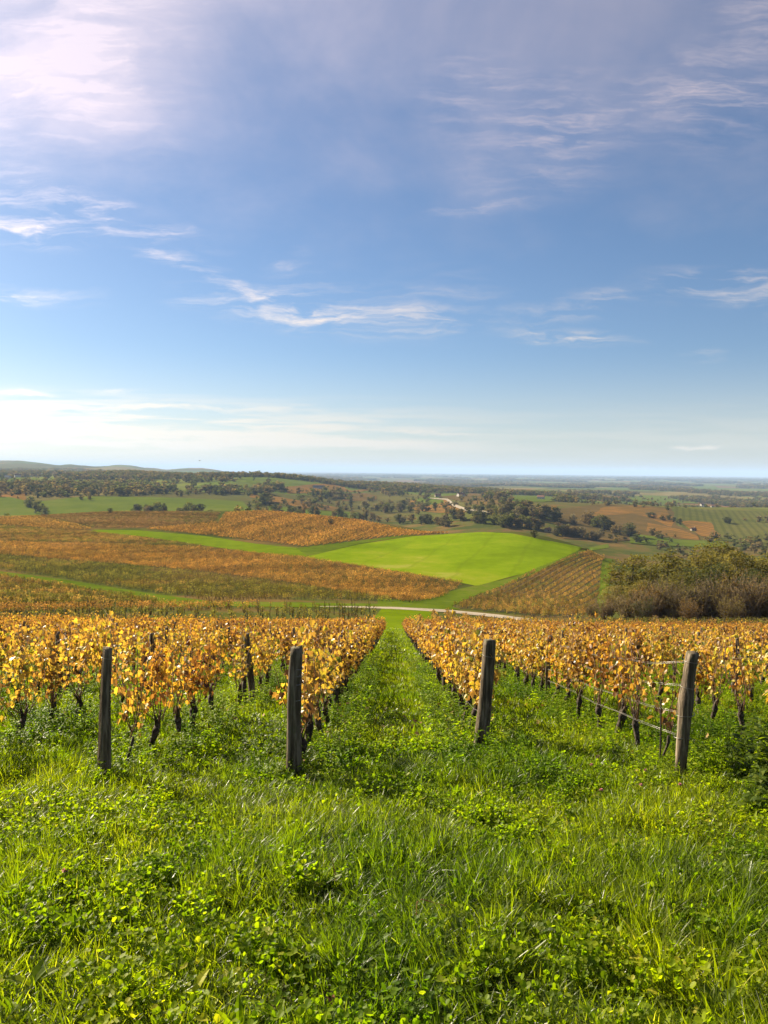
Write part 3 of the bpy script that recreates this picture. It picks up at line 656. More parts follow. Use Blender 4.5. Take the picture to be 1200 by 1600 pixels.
# mid distance individuals
DK = (0.040, 0.043, 0.017); BR = (0.088, 0.066, 0.032); GR = (0.068, 0.074, 0.021); GY = (0.098, 0.086, 0.048)
tints = [DK, BR, GR, GY]
ORD = ['first', 'second', 'third', 'fourth', 'fifth', 'sixth', 'seventh', 'eighth', 'ninth', 'tenth', 'eleventh', 'twelfth', 'thirteenth', 'fourteenth', 'fifteenth', 'sixteenth', 'seventeenth', 'eighteenth', 'nineteenth', 'twentieth']
def ordn(i):
    if i < 20: return ORD[i]
    n_ = (i + 1) // 10
    if (i + 1) % 10 == 0: return {2: 'twentieth', 3: 'thirtieth', 4: 'fortieth', 5: 'fiftieth', 6: 'sixtieth', 7: 'seventieth'}[n_]
    return {2: 'twenty', 3: 'thirty', 4: 'forty', 5: 'fifty', 6: 'sixty', 7: 'seventy'}[n_] + '-' + ORD[(i + 1) % 10 - 1]
WORD = {}
def grove(px0, px1, y0, y1, n, h, dmin, label, group, pal, dmax=6000, name='valley_tree', cat='tree'):
    """a copse of single trees; label holds {} for the ordinal from the left"""
    for k, x in enumerate(sorted(g.uniform(px0, px1, n))):
        y = y0 + (y1 - y0) * (x - px0) / (px1 - px0) + g.normal(0, 2.0)
        p = at(x, y, dmin, dmax); hh = h * g.uniform(0.6, 1.25)
        c0 = pal[g.integers(0, len(pal))]; c = np.array(c0) * g.uniform(0.75, 1.25)
        put_tree(name, mid_trees[g.integers(0, 5)], p[0], p[1], hh, g.uniform(0.95, 1.5), c, f'{ordn(k)} from the left, {WORD[c0]} {label}', cat, group, g.uniform(0, 6.28), sink=0.06 * hh)
WORD = {DK: 'dark', BR: 'brown', GR: 'green', GY: 'greyish'}
grove(203, 225, 799, 802, 4, 13, 800, 'tree in the left meadow clump', 'tree clumps in the green meadow', [GR, DK])
grove(225, 272, 803, 803, 9, 14, 800, 'tree in the middle meadow clump', 'tree clumps in the green meadow', [DK, BR, GR])
grove(280, 318, 805, 805, 8, 13, 800, 'tree in the right meadow clump', 'tree clumps in the green meadow', [DK, GR])
grove(40, 72, 790, 806, 8, 15, 800, 'tree in the hedge left of the green meadow', 'hedge left of the green meadow', [DK, GR])
grove(400, 560, 800, 812, 22, 13, 750, 'tree in the hedge line behind the orange vineyard crest', 'hedge behind the vineyard crest', [DK, GR, BR, GY])
grove(560, 700, 812, 822, 26, 13, 750, 'tree in the wood behind the vineyard crest', 'valley wood behind the vineyard crest', [BR, DK, GY])
grove(545, 690, 795, 802, 24, 17, 800, 'tree in the upper part of the valley wood', 'upper valley wood', [BR, DK, GY, GR])
grove(700, 830, 812, 826, 28, 13, 560, 'tree in the wood behind the top of the crop field', 'wood behind the crop field', [BR, DK, GR])
grove(830, 950, 826, 850, 26, 12, 540, 'tree in the wood right behind the crop field edge', 'wood at the right end of the crop field', [BR, DK, GY])
grove(760, 900, 800, 818, 26, 16, 760, 'tree on the wooded slope below the right hill', 'wooded slope below the right hill', [BR, GR, GY, DK])
grove(900, 985, 815, 838, 18, 15, 700, 'tree at the foot of the right hill', 'trees at the foot of the right hill', [BR, DK, GR])
grove(1010, 1070, 808, 822, 7, 9, 760, 'bush in the hedge across the right hill', 'hedge across the right hill', [DK])
grove(1120, 1140, 815, 818, 4, 9, 760, 'bush in the clump among the olive vines', 'clump among the olive vines', [DK, GR])
for px, py, h, lab in ((515, 812, 16, 'lone dark conifer rising above the vineyard crest'),):
    p = at(px + 57, py + 6, 700); put_tree('conifer', conif, p[0], p[1], h, 1.1, (0.022, 0.030, 0.014), lab, 'tree', None, 0.3)
for px, py, h, lab in ((475, 806, 20, 'slim orange poplar above the hedge'), (493, 808, 15, 'dark poplar right of the orange one')):
    p = at(px, py, 700); put_tree('poplar', mid_trees[1], p[0], p[1], h, 0.45, (0.13, 0.08, 0.03) if 'orange' in lab else DK, lab, 'tree', None, 0.8)
for px, py, lab in ((172, 799.5, 'dark bush on the vineyard crest below the meadow'), (517, 818, 'dark bush on the crest of the orange vineyard'), (835, 838, 'dark bush on the far rim of the crop field')):
    p = at(px, py + 3, 300, 640); put_tree('bush', mid_trees[2], p[0], p[1], 4.5, 1.6, DK, lab, 'bush', None, 0.2)

# far woods, one mass
WOODS = [  # photo polygons, nearest distance, tree height, density per hectare
 ([(0, 757), (130, 753), (260, 760), (400, 768), (440, 775), (420, 795), (390, 792), (330, 782), (230, 776), (130, 775), (60, 778), (0, 768)], 800, 15, 42),
 ([(-60, 733), (130, 734), (175, 741), (175, 748), (330, 750), (420, 748), (440, 757), (260, 757), (105, 749), (-60, 745)], 1300, 15, 15),
 ([(60, 748), (105, 750), (105, 758), (60, 756)], 900, 14, 40),
 ([(385, 745), (470, 746), (470, 750), (420, 752), (385, 757)], 1500, 14, 14),
 ([(400, 762), (445, 762), (448, 778), (400, 772)], 800, 15, 40),
 ([(455, 773), (530, 770), (535, 782), (620, 783), (640, 790), (600, 800), (520, 795), (470, 786)], 800, 15, 30),
 ([(590, 762), (680, 765), (720, 772), (660, 777), (600, 776)], 900, 15, 30),
 ([(740, 765), (800, 770), (800, 780), (760, 785)], 900, 14, 22),
 ([(640, 797), (700, 815), (800, 812), (800, 822), (700, 822), (640, 812)], 700, 13, 30),
 ([(860, 770), (1000, 772), (980, 790), (900, 788), (870, 786)], 1300, 15, 22),
 ([(1090, 776), (1200, 782), (1200, 800), (1100, 790)], 1500, 14, 12)]
PP, HH, TT = [], [], []
gw = np.random.default_rng(21)
for poly, dmin, h, den in WOODS:
    wp = np.array([at(x, y, dmin) for x, y in poly]); lo, hi = wp.min(0), wp.max(0)
    area = (hi[0] - lo[0]) * (hi[1] - lo[1]) / 1e4; n = int(min(area * den, 16000))
    P = gw.uniform(lo, hi, (n, 2)); P = P[inpoly(P, wp)]
    P = P[vnoise(P[:, 0], P[:, 1] * .6, 75) > 0.50]
    if len(P) > 3500: P = P[gw.permutation(len(P))[:3500]]
    PP.append(P); HH.append(np.full(len(P), h) * gw.uniform(0.6, 1.25, len(P)))
n = 9000
Ys = gw.uniform(620, 2600, n); Xs = gw.uniform(-.58, .58, n) * Ys
ks = (vnoise(Xs + 500, Ys, 130) > .54) & (vnoise(Xs, Ys + 77, 35) > .45) & (gw.random(n) < .6)
Ps = np.stack([Xs, Ys], 1)[ks]; PP.append(Ps); HH.append(gw.uniform(4, 12, len(Ps)))
# plain: broken woods by noise, out to the horizon
n = 90000
Yp = 1900 * np.exp(gw.random(n) * math.log(26000 / 1900)); Xp = gw.uniform(-0.62, 0.62, n) * Yp
keep = (vnoise(Xp * .8 + 3000, Yp * .45, 300) * .6 + vnoise(Xp, Yp * .6, 900) * .5 > 0.555) & ~((Xp / Yp < -0.16) & (Yp > 5000) & (Yp < 16000))
zc = ground(Xp, Yp)
Pp = np.stack([Xp, Yp], 1)[keep]; PP.append(Pp); HH.append(13 * gw.uniform(.6, 1.2, len(Pp)) * np.clip(Pp[:, 1] / 3500, 1, 2.2) ** 0.75)
P = np.concatenate(PP); H = np.concatenate(HH)
P3 = np.column_stack([P, ground(P[:, 0], P[:, 1]) - 0.05 * H])
pal = np.array([(0.046, 0.050, 0.018), (0.068, 0.060, 0.026), (0.090, 0.070, 0.034), (0.066, 0.074, 0.022), (0.115, 0.085, 0.032)])
tint = pal[gw.integers(0, 5, len(P))] * 1.75 * gw.uniform(.75, 1.25, (len(P), 1))
wd = H * gw.uniform(1.0, 1.6, len(H)) * np.where(P[:, 1] > 4000, 2.2, 1.0)
rot = np.zeros((len(P), 3)); rot[:, 2] = gw.uniform(0, 6.28, len(P))
scatter('far_woods', far_protos, P3, rot, np.column_stack([wd, wd, H]), gw.integers(0, 5, len(P)), tint, 'dark autumn woods scattered over the far hills and plain', 'woods')
print('far trees', len(P))

# ------------------------------------------------------------------ grapevines
LEAFV = np.array([(0, 0, 0), (.30, -.12, .05), (.52, .22, .10), (.36, .40, .06), (.42, .70, .04), (.16, .68, .0), (0, 1.0, -.06), (-.16, .68, .0), (-.42, .70, .04), (-.36, .40, .06), (-.52, .22, .10), (-.30, -.12, .05), (0, .42, -.03)]) - np.array([0, .1, 0])
LEAFF = [(12, i, i + 1) for i in range(0, 11)] + [(12, 11, 0)]
GOLD = [(0.0, (0.070, 0.036, 0.016)), (0.20, (0.165, 0.095, 0.036)), (0.36, (0.29, 0.170, 0.052)), (0.52, (0.44, 0.285, 0.075)), (0.68, (0.58, 0.415, 0.080)), (0.85, (0.64, 0.500, 0.060)), (0.94, (0.40, 0.36, 0.05)), (1.0, (0.16, 0.19, 0.035))]
M['vine_leaf'] = leaf_mat('vine_leaf', GOLD, 0.48, 0.40, 0.42, 'OBJECT', objrand=0.42, tcol=(1.15, 1.0, 0.55))
M['vine_leaf_i'] = leaf_mat('vine_leaf_rows', GOLD, 0.50, 0.5, 0.2, 'INSTANCER', objrand=0.42, tcol=(1.15, 1.0, 0.6))
M['cane'] = plain_mat('cane', [(0, (0.10, 0.052, 0.028)), (1, (0.24, 0.135, 0.075))], 30, 0.6)
M['old_vine'] = plain_mat('old_vine_wood', [(0, (0.018, 0.013, 0.010)), (0.55, (0.050, 0.037, 0.027)), (1, (0.12, 0.10, 0.075))], 22, 0.9, bumpd=0.02, objvec=True)
def vine_meshes(seed, leaves=150, young=False, dens=1.0, leafm=None):
    """row runs along Y; trunk, canes, foliage"""
    g = np.random.default_rng(seed)
    tr = MB(); h = g.uniform(0.34, 0.46); k = 8
    s = np.linspace(0, 1, k)[:, None]; lean = g.normal(0, .04, 2)
    P = np.column_stack([lean[0] * s[:, 0] + .02 * np.sin(s[:, 0] * 5 + g.uniform(0, 6)), lean[1] * s[:, 0] + .028 * np.sin(s[:, 0] * 6 + g.uniform(0, 6)), -0.05 + (h + .05) * s[:, 0]])
    rt = (0.016 if young else 0.040) * g.uniform(.85, 1.15); R = rt * np.array([1.25, 1.0, .92, .9, .95, 1.05, 1.35, 0.9])
    tr.tube(P, R, 8, wob=0.14)
    top = P[-1]
    if not young:                                   # knobbly head with two short arms
        for sg in (-1, 1):
            e = top + np.array([g.normal(0, .02), sg * g.uniform(.05, .13), g.uniform(.08, .16)])
            tr.tube([top - (0, 0, .03), (top + e) / 2 + (0, 0, .02), e], [rt * .8, rt * .5, rt * .25], 6, wob=.15)
    cn = MB(); seg = []
    nc = 5 if young else 9
    for i in range(nc):
        y0 = g.uniform(-.20, .20); y1 = y0 + g.normal(0, .26); hh = (g.uniform(1.10, 1.46) + (g.random() < .20) * g.uniform(.1, .30)) if not young else g.uniform(1.0, 1.45)
        p0 = top + np.array([g.normal(0, .02), y0 * .7, g.uniform(0, .05)]); p1 = np.array([g.normal(0, .15), y1, hh])
        q = np.linspace(0, 1, 8)[:, None]
        C = p0 * (1 - q) + p1 * q + np.sin(q * np.pi) * np.array([g.normal(0, .05), g.normal(0, .07), 0]) + np.column_stack([np.sin(q[:, 0] * 9 + i) * .012, np.cos(q[:, 0] * 8 + i) * .014, 0 * q[:, 0]])
        cn.tube(C, np.linspace(0.0066, 0.0030, 8), 4); seg.append(C)
        if g.random() < .5:
            a = C[4 + g.integers(0, 3)]; cn.tube([a, a + g.normal(0, .06, 3), a + np.array([g.normal(0, .14), g.normal(0, .2), g.uniform(.0, .25)])], [.003, .0025, .0015], 3)
    n = int(leaves * dens); ci = g.integers(0, nc, n); tt = g.beta(1.5, 1.2, n) * .80 + .20
    C = np.array(seg); f = tt * 6.999; i0 = f.astype(int); fr = (f - i0)[:, None]
    B = C[ci, i0] * (1 - fr) + C[ci, np.minimum(i0 + 1, 7)] * fr
    th = g.uniform(0, 6.28, n); pet = g.uniform(.03, .13, n)
    LP = B + np.column_stack([np.cos(th) * pet * 1.1, np.sin(th) * pet, g.normal(-.01, .05, n)])
    keep = LP[:, 2] > 0.50 + g.normal(0, .07, n); LP = LP[keep]; th = th[keep]; n = len(LP)
    S = g.uniform(.044, .092, n) ; S3 = np.column_stack([S, S, S * g.uniform(.6, 3.2, n)])
    R = rotm(th - 1.57 + g.normal(0, .5, n), g.normal(-.95, .5, n), g.normal(0, .6, n))
    rn = np.clip(g.beta(1.6, 1.25, n) * .97 + g.normal(0, .07), 0, 1)
    lf = MB(); add_stamps(lf, LEAFV, LEAFF, LP, S3, R, rn)
    lm = leafm or M['vine_leaf']
    return tr.mesh('vine_trunk', [M['old_vine']], True), cn.mesh('vine_canes', [M['cane']], True), lf.mesh('vine_foliage', [lm])
VINES = [vine_meshes(500 + i, (260, 200, 150, 280, 110, 240, 190, 250, 80, 220, 50)[i]) for i in range(11)]
YOUNG = [vine_meshes(540 + i, 60, True) for i in range(2)]
def join3(name, ms, lm):
    mb = MB()
    for mi, me in enumerate(ms):
        co = np.zeros(len(me.vertices) * 3); me.vertices.foreach_get('co', co); q = [p.vertices[:] for p in me.polygons]
        a = np.zeros(len(me.polygons), np.float32); me.attributes['rnd'].data.foreach_get('value', a); q4 = np.array([len(x) == 4 for x in q])
        if q4.any(): mb.add(co.reshape(-1, 3), [x for x in q if len(x) == 4], (), a[q4], mi)
        if (~q4).any(): mb.add(co.reshape(-1, 3), (), [x for x in q if len(x) == 3], a[~q4], mi)
    return proto(name, mb.mesh(name, [ms[0].materials[0], ms[1].materials[0], lm]))
VP = [join3('row_vine_%d' % i, VINES[i], M['vine_leaf_i']) for i in range(5)]
ROWU = 0.0144                                         # rows run almost straight away from the viewer
ROWDIR = math.atan2(-ROWU, 1.0)
def rowx(r, Y):
    """rows -1, -2 ... left of the alley, 1, 2 ... right of it"""
    base = {1: 1.16, 2: 3.15, -1: -1.00, -2: -2.87}
    x0 = base[r] if r in base else (3.15 + (r - 2) * 2.0 if r > 0 else -2.87 + (r + 2) * 2.0)
    return x0 + ROWU * Y
RSTART = {-1: 7.65, -2: 7.45, 1: 9.2, 2: 8.05}
def rstart(r): return RSTART.get(r, 8.2 + 0.3 * math.sin(r * 2.3))
def rend(r): return 74.0 if r > -6 else 64.0
cand = []
gv = np.random.default_rng(3)
for r in [q for q in range(-22, 23) if q != 0]:
    y = rstart(r) + 0.55; i = 0
    while y < rend(r):
        x = rowx(r, y)
        if abs(x) < 0.56 * y + 2.2:
            miss = gv.random() < 0.05 and i > 3
            if not miss: cand.append((math.hypot(x, y), r, i, x + gv.normal(0, .03), y))
        y += 0.98 + gv.normal(0, .06); i += 1
cand.sort()
# the vines one can pick out: nearest ones, favouring the front rows
def rank(c): return c[0] * (1 if abs(c[1]) <= 4 else 1.25) + (1000 if abs(c[3]) > 0.52 * c[4] + 0.5 else 0)
cand.sort(key=rank)
SIDE = lambda r: 'left' if r < 0 else 'right'
def vine_tint(r, y, x):
    n = vnoise(x + 300, y, 3.5); w = np.clip((y - 10) / 45, 0, 1)
    c = np.array([1.0, 0.98, 0.90]) * (0.90 + 0.35 * n) * (np.array([1, 1, 1]) if gv.random() < .7 else np.array([.95, .80, .8]) if gv.random() < .6 else np.array([.9, 1.05, .9]))
    return c * (1 - w) + np.array([0.92, 0.70, 0.70]) * w
def look(tint, k):
    return 'golden'
for n_, (d, r, i, x, y) in enumerate(cand[:300]):
    young = (r == -2 and i == 0) or (r == 2 and i == 0)
    ms = YOUNG[0 if r == -2 else 1] if young else VINES[gv.integers(0, len(VINES))]
    e = empty('grapevine', (x, y, float(ground(x, y)) - 0.005), ROWDIR + (math.pi if gv.random() < .5 else 0))
    s = gv.uniform(.95, 1.06); e.scale = (s, s * 1.02, s * gv.uniform(.90, 1.10))
    t_ = vine_tint(r, y, x)
    for nm, me in zip(('trunk', 'canes', 'foliage'), ms):
        o = lnk(bpy.data.objects.new(nm, me), e); o.color = tuple(t_) + (1.0,)
        if nm != 'trunk': o['kind'] = 'stuff'
    tag(e, f"{ordn(i)} {'thin young' if young else 'golden'} grapevine along the {ordn(abs(r) - 1)} row {SIDE(r)} of the grassy alley", 'grapevine', f'vines of the {ordn(abs(r) - 1)} row {SIDE(r)} of the alley')
rest = cand[300:]
PR = np.array([(c[3], c[4]) for c in rest]); n = len(PR)
rot = np.zeros((n, 3)); rot[:, 2] = ROWDIR + np.pi * gv.integers(0, 2, n)
scatter('grapevine_rows', VP, np.column_stack([PR, ground(PR[:, 0], PR[:, 1])]), rot, np.column_stack([np.ones(n), np.ones(n), gv.uniform(.88, 1.08, n)]), gv.integers(0, 5, n), np.array([vine_tint(c[1], c[4], c[3]) for c in rest]),
        'golden grapevines farther down the near rows', 'grapevines')
print('near vines', len(cand))

# ------------------------------------------------------------------ far vineyard blocks
def far_clump(seed, n=64, bare=False):
    g = np.random.default_rng(seed); mb = MB()
    for q in range(2): mb.tube([(0, q * .9 - .45, -.05), (g.normal(0, .03), q * .9 - .45, .5)], [.028, .022] if bare else [.05, .04], 4, m=0)
    if bare:
        for q in range(5): mb.tube([(0, g.uniform(-.8, .8), .4), (g.normal(0, .08), g.uniform(-.8, .8), 1.3)], [.010, .006], 3, m=0)
    mb.tube([(0, g.uniform(-.8, .8), -.05), (g.normal(0, .03), g.uniform(-.8, .8), 1.5)], [.028, .028], 4, m=0)
    P = np.column_stack([g.normal(0, .17, n), g.uniform(-.95, .95, n), g.uniform(.45, 1.4, n)])
    add_stamps(mb, QUADV, QUADF, P, g.uniform(.13, .28, n), rotm(g.uniform(0, 6.28, n), g.uniform(-1.2, 1.2, n), g.uniform(-1.2, 1.2, n)), np.clip(g.normal(.5, .2, n), 0, 1), 1)
    return proto('far_vine_%s%d' % ('b' if bare else '', seed), mb.mesh('far_vine', [M['old_vine'], M['far_leaf']]))
M['far_leaf'] = leaf_mat('far_vine_leaf', [(0, (0.5, 0.45, 0.4)), (0.5, (1, 1, 1)), (1, (1.7, 1.6, 1.3))], 0.45, 0.9, 0.0, 'INSTANCER', tcol=(1.15, 1.05, 0.75))
FV = [far_clump(700 + i) for i in range(4)] + [far_clump(710 + i, 22, True) for i in range(3)]
def block(poly, ang_px, pal, label, sp=2.2, step=1.9, bare=0.1, dmax=640, dmin=76, grass=None, gap=0.04, ground_mat_=None):
    wp = np.array([at(x, y, dmin, dmax) for x, y in poly])
    a, b = (at(*ang_px[0], dmin=dmin, dmax=dmax), at(*ang_px[1], dmin=dmin, dmax=dmax)); d = (b - a) / np.linalg.norm(b - a); nrm = np.array([-d[1], d[0]])
    u = wp @ d; v = wp @ nrm
    U, Vv = np.meshgrid(np.arange(u.min(), u.max(), step), np.arange(v.min(), v.max(), sp)); U = U + gv.normal(0, .25, U.shape) + gv.random((len(U), 1)) * step; Vv = Vv + gv.normal(0, .06, Vv.shape)
    P = U.ravel()[:, None] * d + Vv.ravel()[:, None] * nrm
    P = P[inpoly(P, wp)]; P = P[gv.random(len(P)) > gap]
    P = P[np.abs(P[:, 0]) < 0.56 * P[:, 1] + 6]
    n = len(P); pal = np.array(pal)
    q = np.clip(vnoise(P[:, 0] * .5 + P[:, 1] * .1, P[:, 1] * 1.6, 14) * .75 + vnoise(P[:, 0], P[:, 1], 5) * .4 + gv.normal(0, .14, n) - .1, 0, .999) * (len(pal) - 1)
    i0 = q.astype(int); f = (q - i0)[:, None]; tint = (pal[i0] * (1 - f) + pal[np.minimum(i0 + 1, len(pal) - 1)] * f) * gv.uniform(.75, 1.25, (n, 1))
    rowid = np.round((P @ nrm) / sp).astype(int); rv = np.random.default_rng(9).random(4000)[rowid % 4000] * .4 + vnoise(rowid * 1.0, rowid * 0.0, 4.0) * .6
    tint = tint * (0.50 + 1.0 * rv)[:, None] * gv.uniform(.55, 1.45, (n, 1)) * np.array([1.0, .96, 1.1]) * 1.72
    rot = np.zeros((n, 3)); rot[:, 2] = math.atan2(d[1], d[0]) - math.pi / 2 + gv.normal(0, .05, n) + np.pi * gv.integers(0, 2, n)
    idx = np.where(gv.random(n) < bare, gv.integers(4, 7, n), gv.integers(0, 4, n))
    print(label, n, wp.min(0), wp.max(0))
    scatter('vineyard_block', FV, np.column_stack([P, ground(P[:, 0], P[:, 1])]), rot, gv.uniform(.85, 1.15, n), idx, tint, label, 'vineyard')
OR = (0.235, 0.130, 0.026); OC = (0.185, 0.120, 0.028); BN = (0.125, 0.080, 0.026); PB = (0.098, 0.066, 0.030); GN = (0.100, 0.098, 0.018); GD = (0.078, 0.080, 0.016); RD = (0.27, 0.100, 0.032)
RA = [(200, 877), (420, 866)]
block([(55, 807), (150, 801), (345, 802), (335, 816), (215, 826), (150, 826)], [(100, 808), (320, 811)], [PB, BN, PB, GN], 'purple brown vineyard on the far left crest')
block([(225, 827), (342, 816), (352, 802), (410, 799), (560, 812), (705, 826), (600, 840), (478, 856), (330, 838)], [(440, 840), (500, 822)], [BN, OR, OC, OR, BN], 'orange vineyard above the bright green strip', sp=2.6, step=1.4)
block([(-30, 809), (52, 807), (146, 827), (125, 830), (-30, 818)], [(0, 812), (120, 828)], [OR, OC, BN], 'narrow orange vineyard band at the left edge')
block([(-30, 820), (130, 831), (205, 839), (320, 855), (0, 846), (-30, 845)], RA, [GD, GN, BN, OC, GD], 'dull green and brown vineyard below the left crest')
block([(-30, 847), (0, 848), (320, 857), (400, 866), (480, 873), (560, 886), (690, 907), (722, 912), (640, 943), (480, 917), (300, 893), (0, 868), (-30, 868)], RA, [BN, OR, OC, BN, OR], 'long orange brown vineyard running down to the right', sp=2.5, step=1.4)
block([(-30, 870), (0, 870), (300, 895), (480, 920), (625, 942), (335, 939), (230, 925), (100, 905), (-30, 886)], [(200, 907), (420, 893)], [GD, GN, GN, OC], 'greenish half bare vineyard full of stakes at left', bare=.5, gap=.12, sp=2.5, step=1.5)
block([(-30, 895), (95, 915), (210, 936), (260, 948), (100, 950), (-30, 953)], [(0, 920), (200, 942)], [BN, OC, GD, GN], 'brown green vineyard wedge below the slanting path', bare=.3)
block([(-30, 954), (410, 949), (410, 952), (-30, 962)], [(0, 958), (400, 951)], [RD, OR, BN], 'thin reddish vine strip at the far edge of the near slope', sp=2.0)
block([(-30, 964), (420, 954), (585, 953), (590, 975), (-30, 992)], [(500, 972), (470, 955)], [GD, GN, BN], 'sparse green block of bare stakes beyond the near vines', bare=.8, gap=.4, dmin=76, dmax=140)
block([(706, 950), (748, 932), (806, 910), (916, 863), (944, 866), (936, 930), (912, 966), (850, 966), (780, 958)], [(770, 940), (905, 875)], [BN, OC, GD, OC, BN, GN], 'brown vineyard with slanting rows right of the crop field', sp=2.9, step=1.4)
block([(655, 970), (700, 967), (850, 984), (860, 992), (655, 992)], [(720, 985), (700, 963)], [BN, OC, GD], 'brown vines just above the near rows at right', dmin=76, dmax=130, bare=.3)
block([(900, 972), (1230, 975), (1230, 992), (900, 990)], [(1000, 985), (980, 974)], [BN, GD, GD], 'dull vines in front of the thicket', dmin=76, dmax=112, bare=.3)

# ------------------------------------------------------------------ posts and wires
m = new_mat('weathered_wood'); t = NT(m); M['wood'] = m
vec = t.n('ShaderNodeTexCoord').outputs['Object']
gr = t.noise(26, 8, 0.65, vec=vec, sc=(1, 1, 0.07)); bl = t.noise(6, 5, 0.6, vec=vec); cr_ = t.noise(60, 4, 0.7, vec=vec, sc=(1, 1, 0.03))
c = t.ramp(t.rng(gr, 0.3, 0.7), [(0, (0.036, 0.026, 0.016)), (0.5, (0.105, 0.079, 0.050)), (1, (0.25, 0.20, 0.14))])
c = t.mix(t.rng(bl, 0.52, 0.70, 0, .6), c, (0.085, 0.095, 0.045))
c = t.mix(t.rng(cr_, 0.62, 0.70, 0, .85), c, (0.018, 0.014, 0.010))
t.out(t.pbsdf(c, 0.88, 0.2, t.bump(t.math('ADD', gr, t.math('MULTIPLY', cr_, -.8)), 0.9, 0.012)))
m = new_mat('galvanised_wire'); t = NT(m); M['wire'] = m
q = t.n('ShaderNodeBsdfPrincipled'); q.inputs['Base Color'].default_value = (0.34, 0.32, 0.29, 1); q.inputs['Metallic'].default_value = 0.8; q.inputs['Roughness'].default_value = 0.42; t.out(q.outputs[0])
def post_mesh(seed, h, r0_, r1, lean, bulge=0.0, k=14, nz=26, chip=0.0):
    g = np.random.default_rng(seed); z = np.linspace(-0.25, h, nz); V = []
    prof = 1 + g.normal(0, .10, k); prof = (np.roll(prof, 1) + 2 * prof + np.roll(prof, -1)) / 4
    prof *= 1 + .10 * np.cos(2 * np.arange(k) * 2 * np.pi / k + g.uniform(0, 6))
    for c in g.integers(0, k, 3): prof[c] *= .84                                  # drying splits down the grain
    ph = g.uniform(0, 6, 4)
    for i, zz in enumerate(z):
        s = max(zz, 0) / h; r = r0_ * (1 - s) + r1 * s
        r *= 1 + bulge * math.exp(-((s - .62) / .10) ** 2) + .03 * math.sin(s * 9 + ph[0])
        th = np.arange(k) * 2 * np.pi / k + .12 * math.sin(s * 3 + ph[1])
        rr = r * prof * (1 + g.normal(0, .018, k))
        if chip and s < .22: rr *= np.where(np.arange(k) % 5 < 2, 1 - chip * (1 - s / .22) * g.uniform(.6, 1, k), 1)
        cx = lean[0] * s + .012 * math.sin(s * 4 + ph[2]); cy = lean[1] * s + .012 * math.sin(s * 5 + ph[3])
        V.append(np.stack([cx + rr * np.cos(th), cy + rr * np.sin(th), np.full(k, zz) + (g.normal(0, .010, k) if i == nz - 1 else 0)], 1))
    top = V[-1].mean(0) + (0, 0, .006)
    V = np.concatenate(V + [top[None]])
    a, b = np.meshgrid(np.arange(nz - 1), np.arange(k), indexing='ij'); a = a.ravel(); b = b.ravel(); b2 = (b + 1) % k
    Q = np.stack([a * k + b, a * k + b2, (a + 1) * k + b2, (a + 1) * k + b], 1)
    T = [(nz * k, (nz - 1) * k + q, (nz - 1) * k + (q + 1) % k) for q in range(k)]
    me = npmesh('post', V, [Q, T], [M['wood']], smooth=True)
    return me, (lambda s: np.array([lean[0] * s, lean[1] * s, h * s]))
def coil(mb, cx, cy, z, r, turns, rad=0.0016, tilt=0.0, ph=0.0):
    a = np.linspace(0, 2 * np.pi * turns, int(18 * turns)); mb.tube(np.column_stack([cx + r * np.cos(a + ph), cy + r * np.sin(a + ph), z + .006 * a / 6.28 + tilt * np.sin(a)]), rad, 4)
POST = {  # row: base photo x, distance, height, base/top radius, lean of the head, extra
 -2: (155, 7.42, 1.275, .079, .049, (.06, .03), 0.0, 0.0, 'dark weathered end post at far left beside the thin young vine'),
 -1: (461, 7.62, 1.275, .086, .058, (.025, .04), 0.0, 0.25, 'thick mossy end post with wire bands left of the grassy alley'),
 1:  (757, 9.25, 1.30, .086, .072, (.11, .05), 0.0, 0.5, 'sunlit grey end post with eroded foot right of the grassy alley'),
 2:  (1072, 8.02, 1.285, .080, .075, (.145, .04), 0.22, 0.15, 'leaning knotty end post at right with four wires tied on')}
PTOP = {}
for r, (px, D, h, ra, rb, lean, bul, chip, lab) in POST.items():
    X = (px - 600) / F * D; z = float(ground(X, D)); me, cen = post_mesh(60 + r, h, ra, rb, lean, bul, chip=chip)
    h += .11; me, cen = post_mesh(60 + r, h, ra, rb, lean, bul, chip=chip)
    e = empty('end_post', (X, D, z)); lnk(bpy.data.objects.new('post', me), e); tag(e, lab, 'post', 'end posts of the near vine rows')
    bands = MB()
    for s in {-2: (.93,), -1: (.74, .80, .85, .62), 1: (.86,), 2: (.34, .52, .74, .93)}[r]:
        c = cen(s); rr = (ra * (1 - s) + rb * s) * (1 + bul * math.exp(-((s - .62) / .10) ** 2)) * 1.10 + .003
        coil(bands, c[0], c[1], c[2], rr, 2.2 if r == -1 else 1.3, tilt=.01, ph=s * 9)
    bands.obj('wire_band', M['wire'], e, True)
    PTOP[r] = (np.array([X, D, z]), cen)
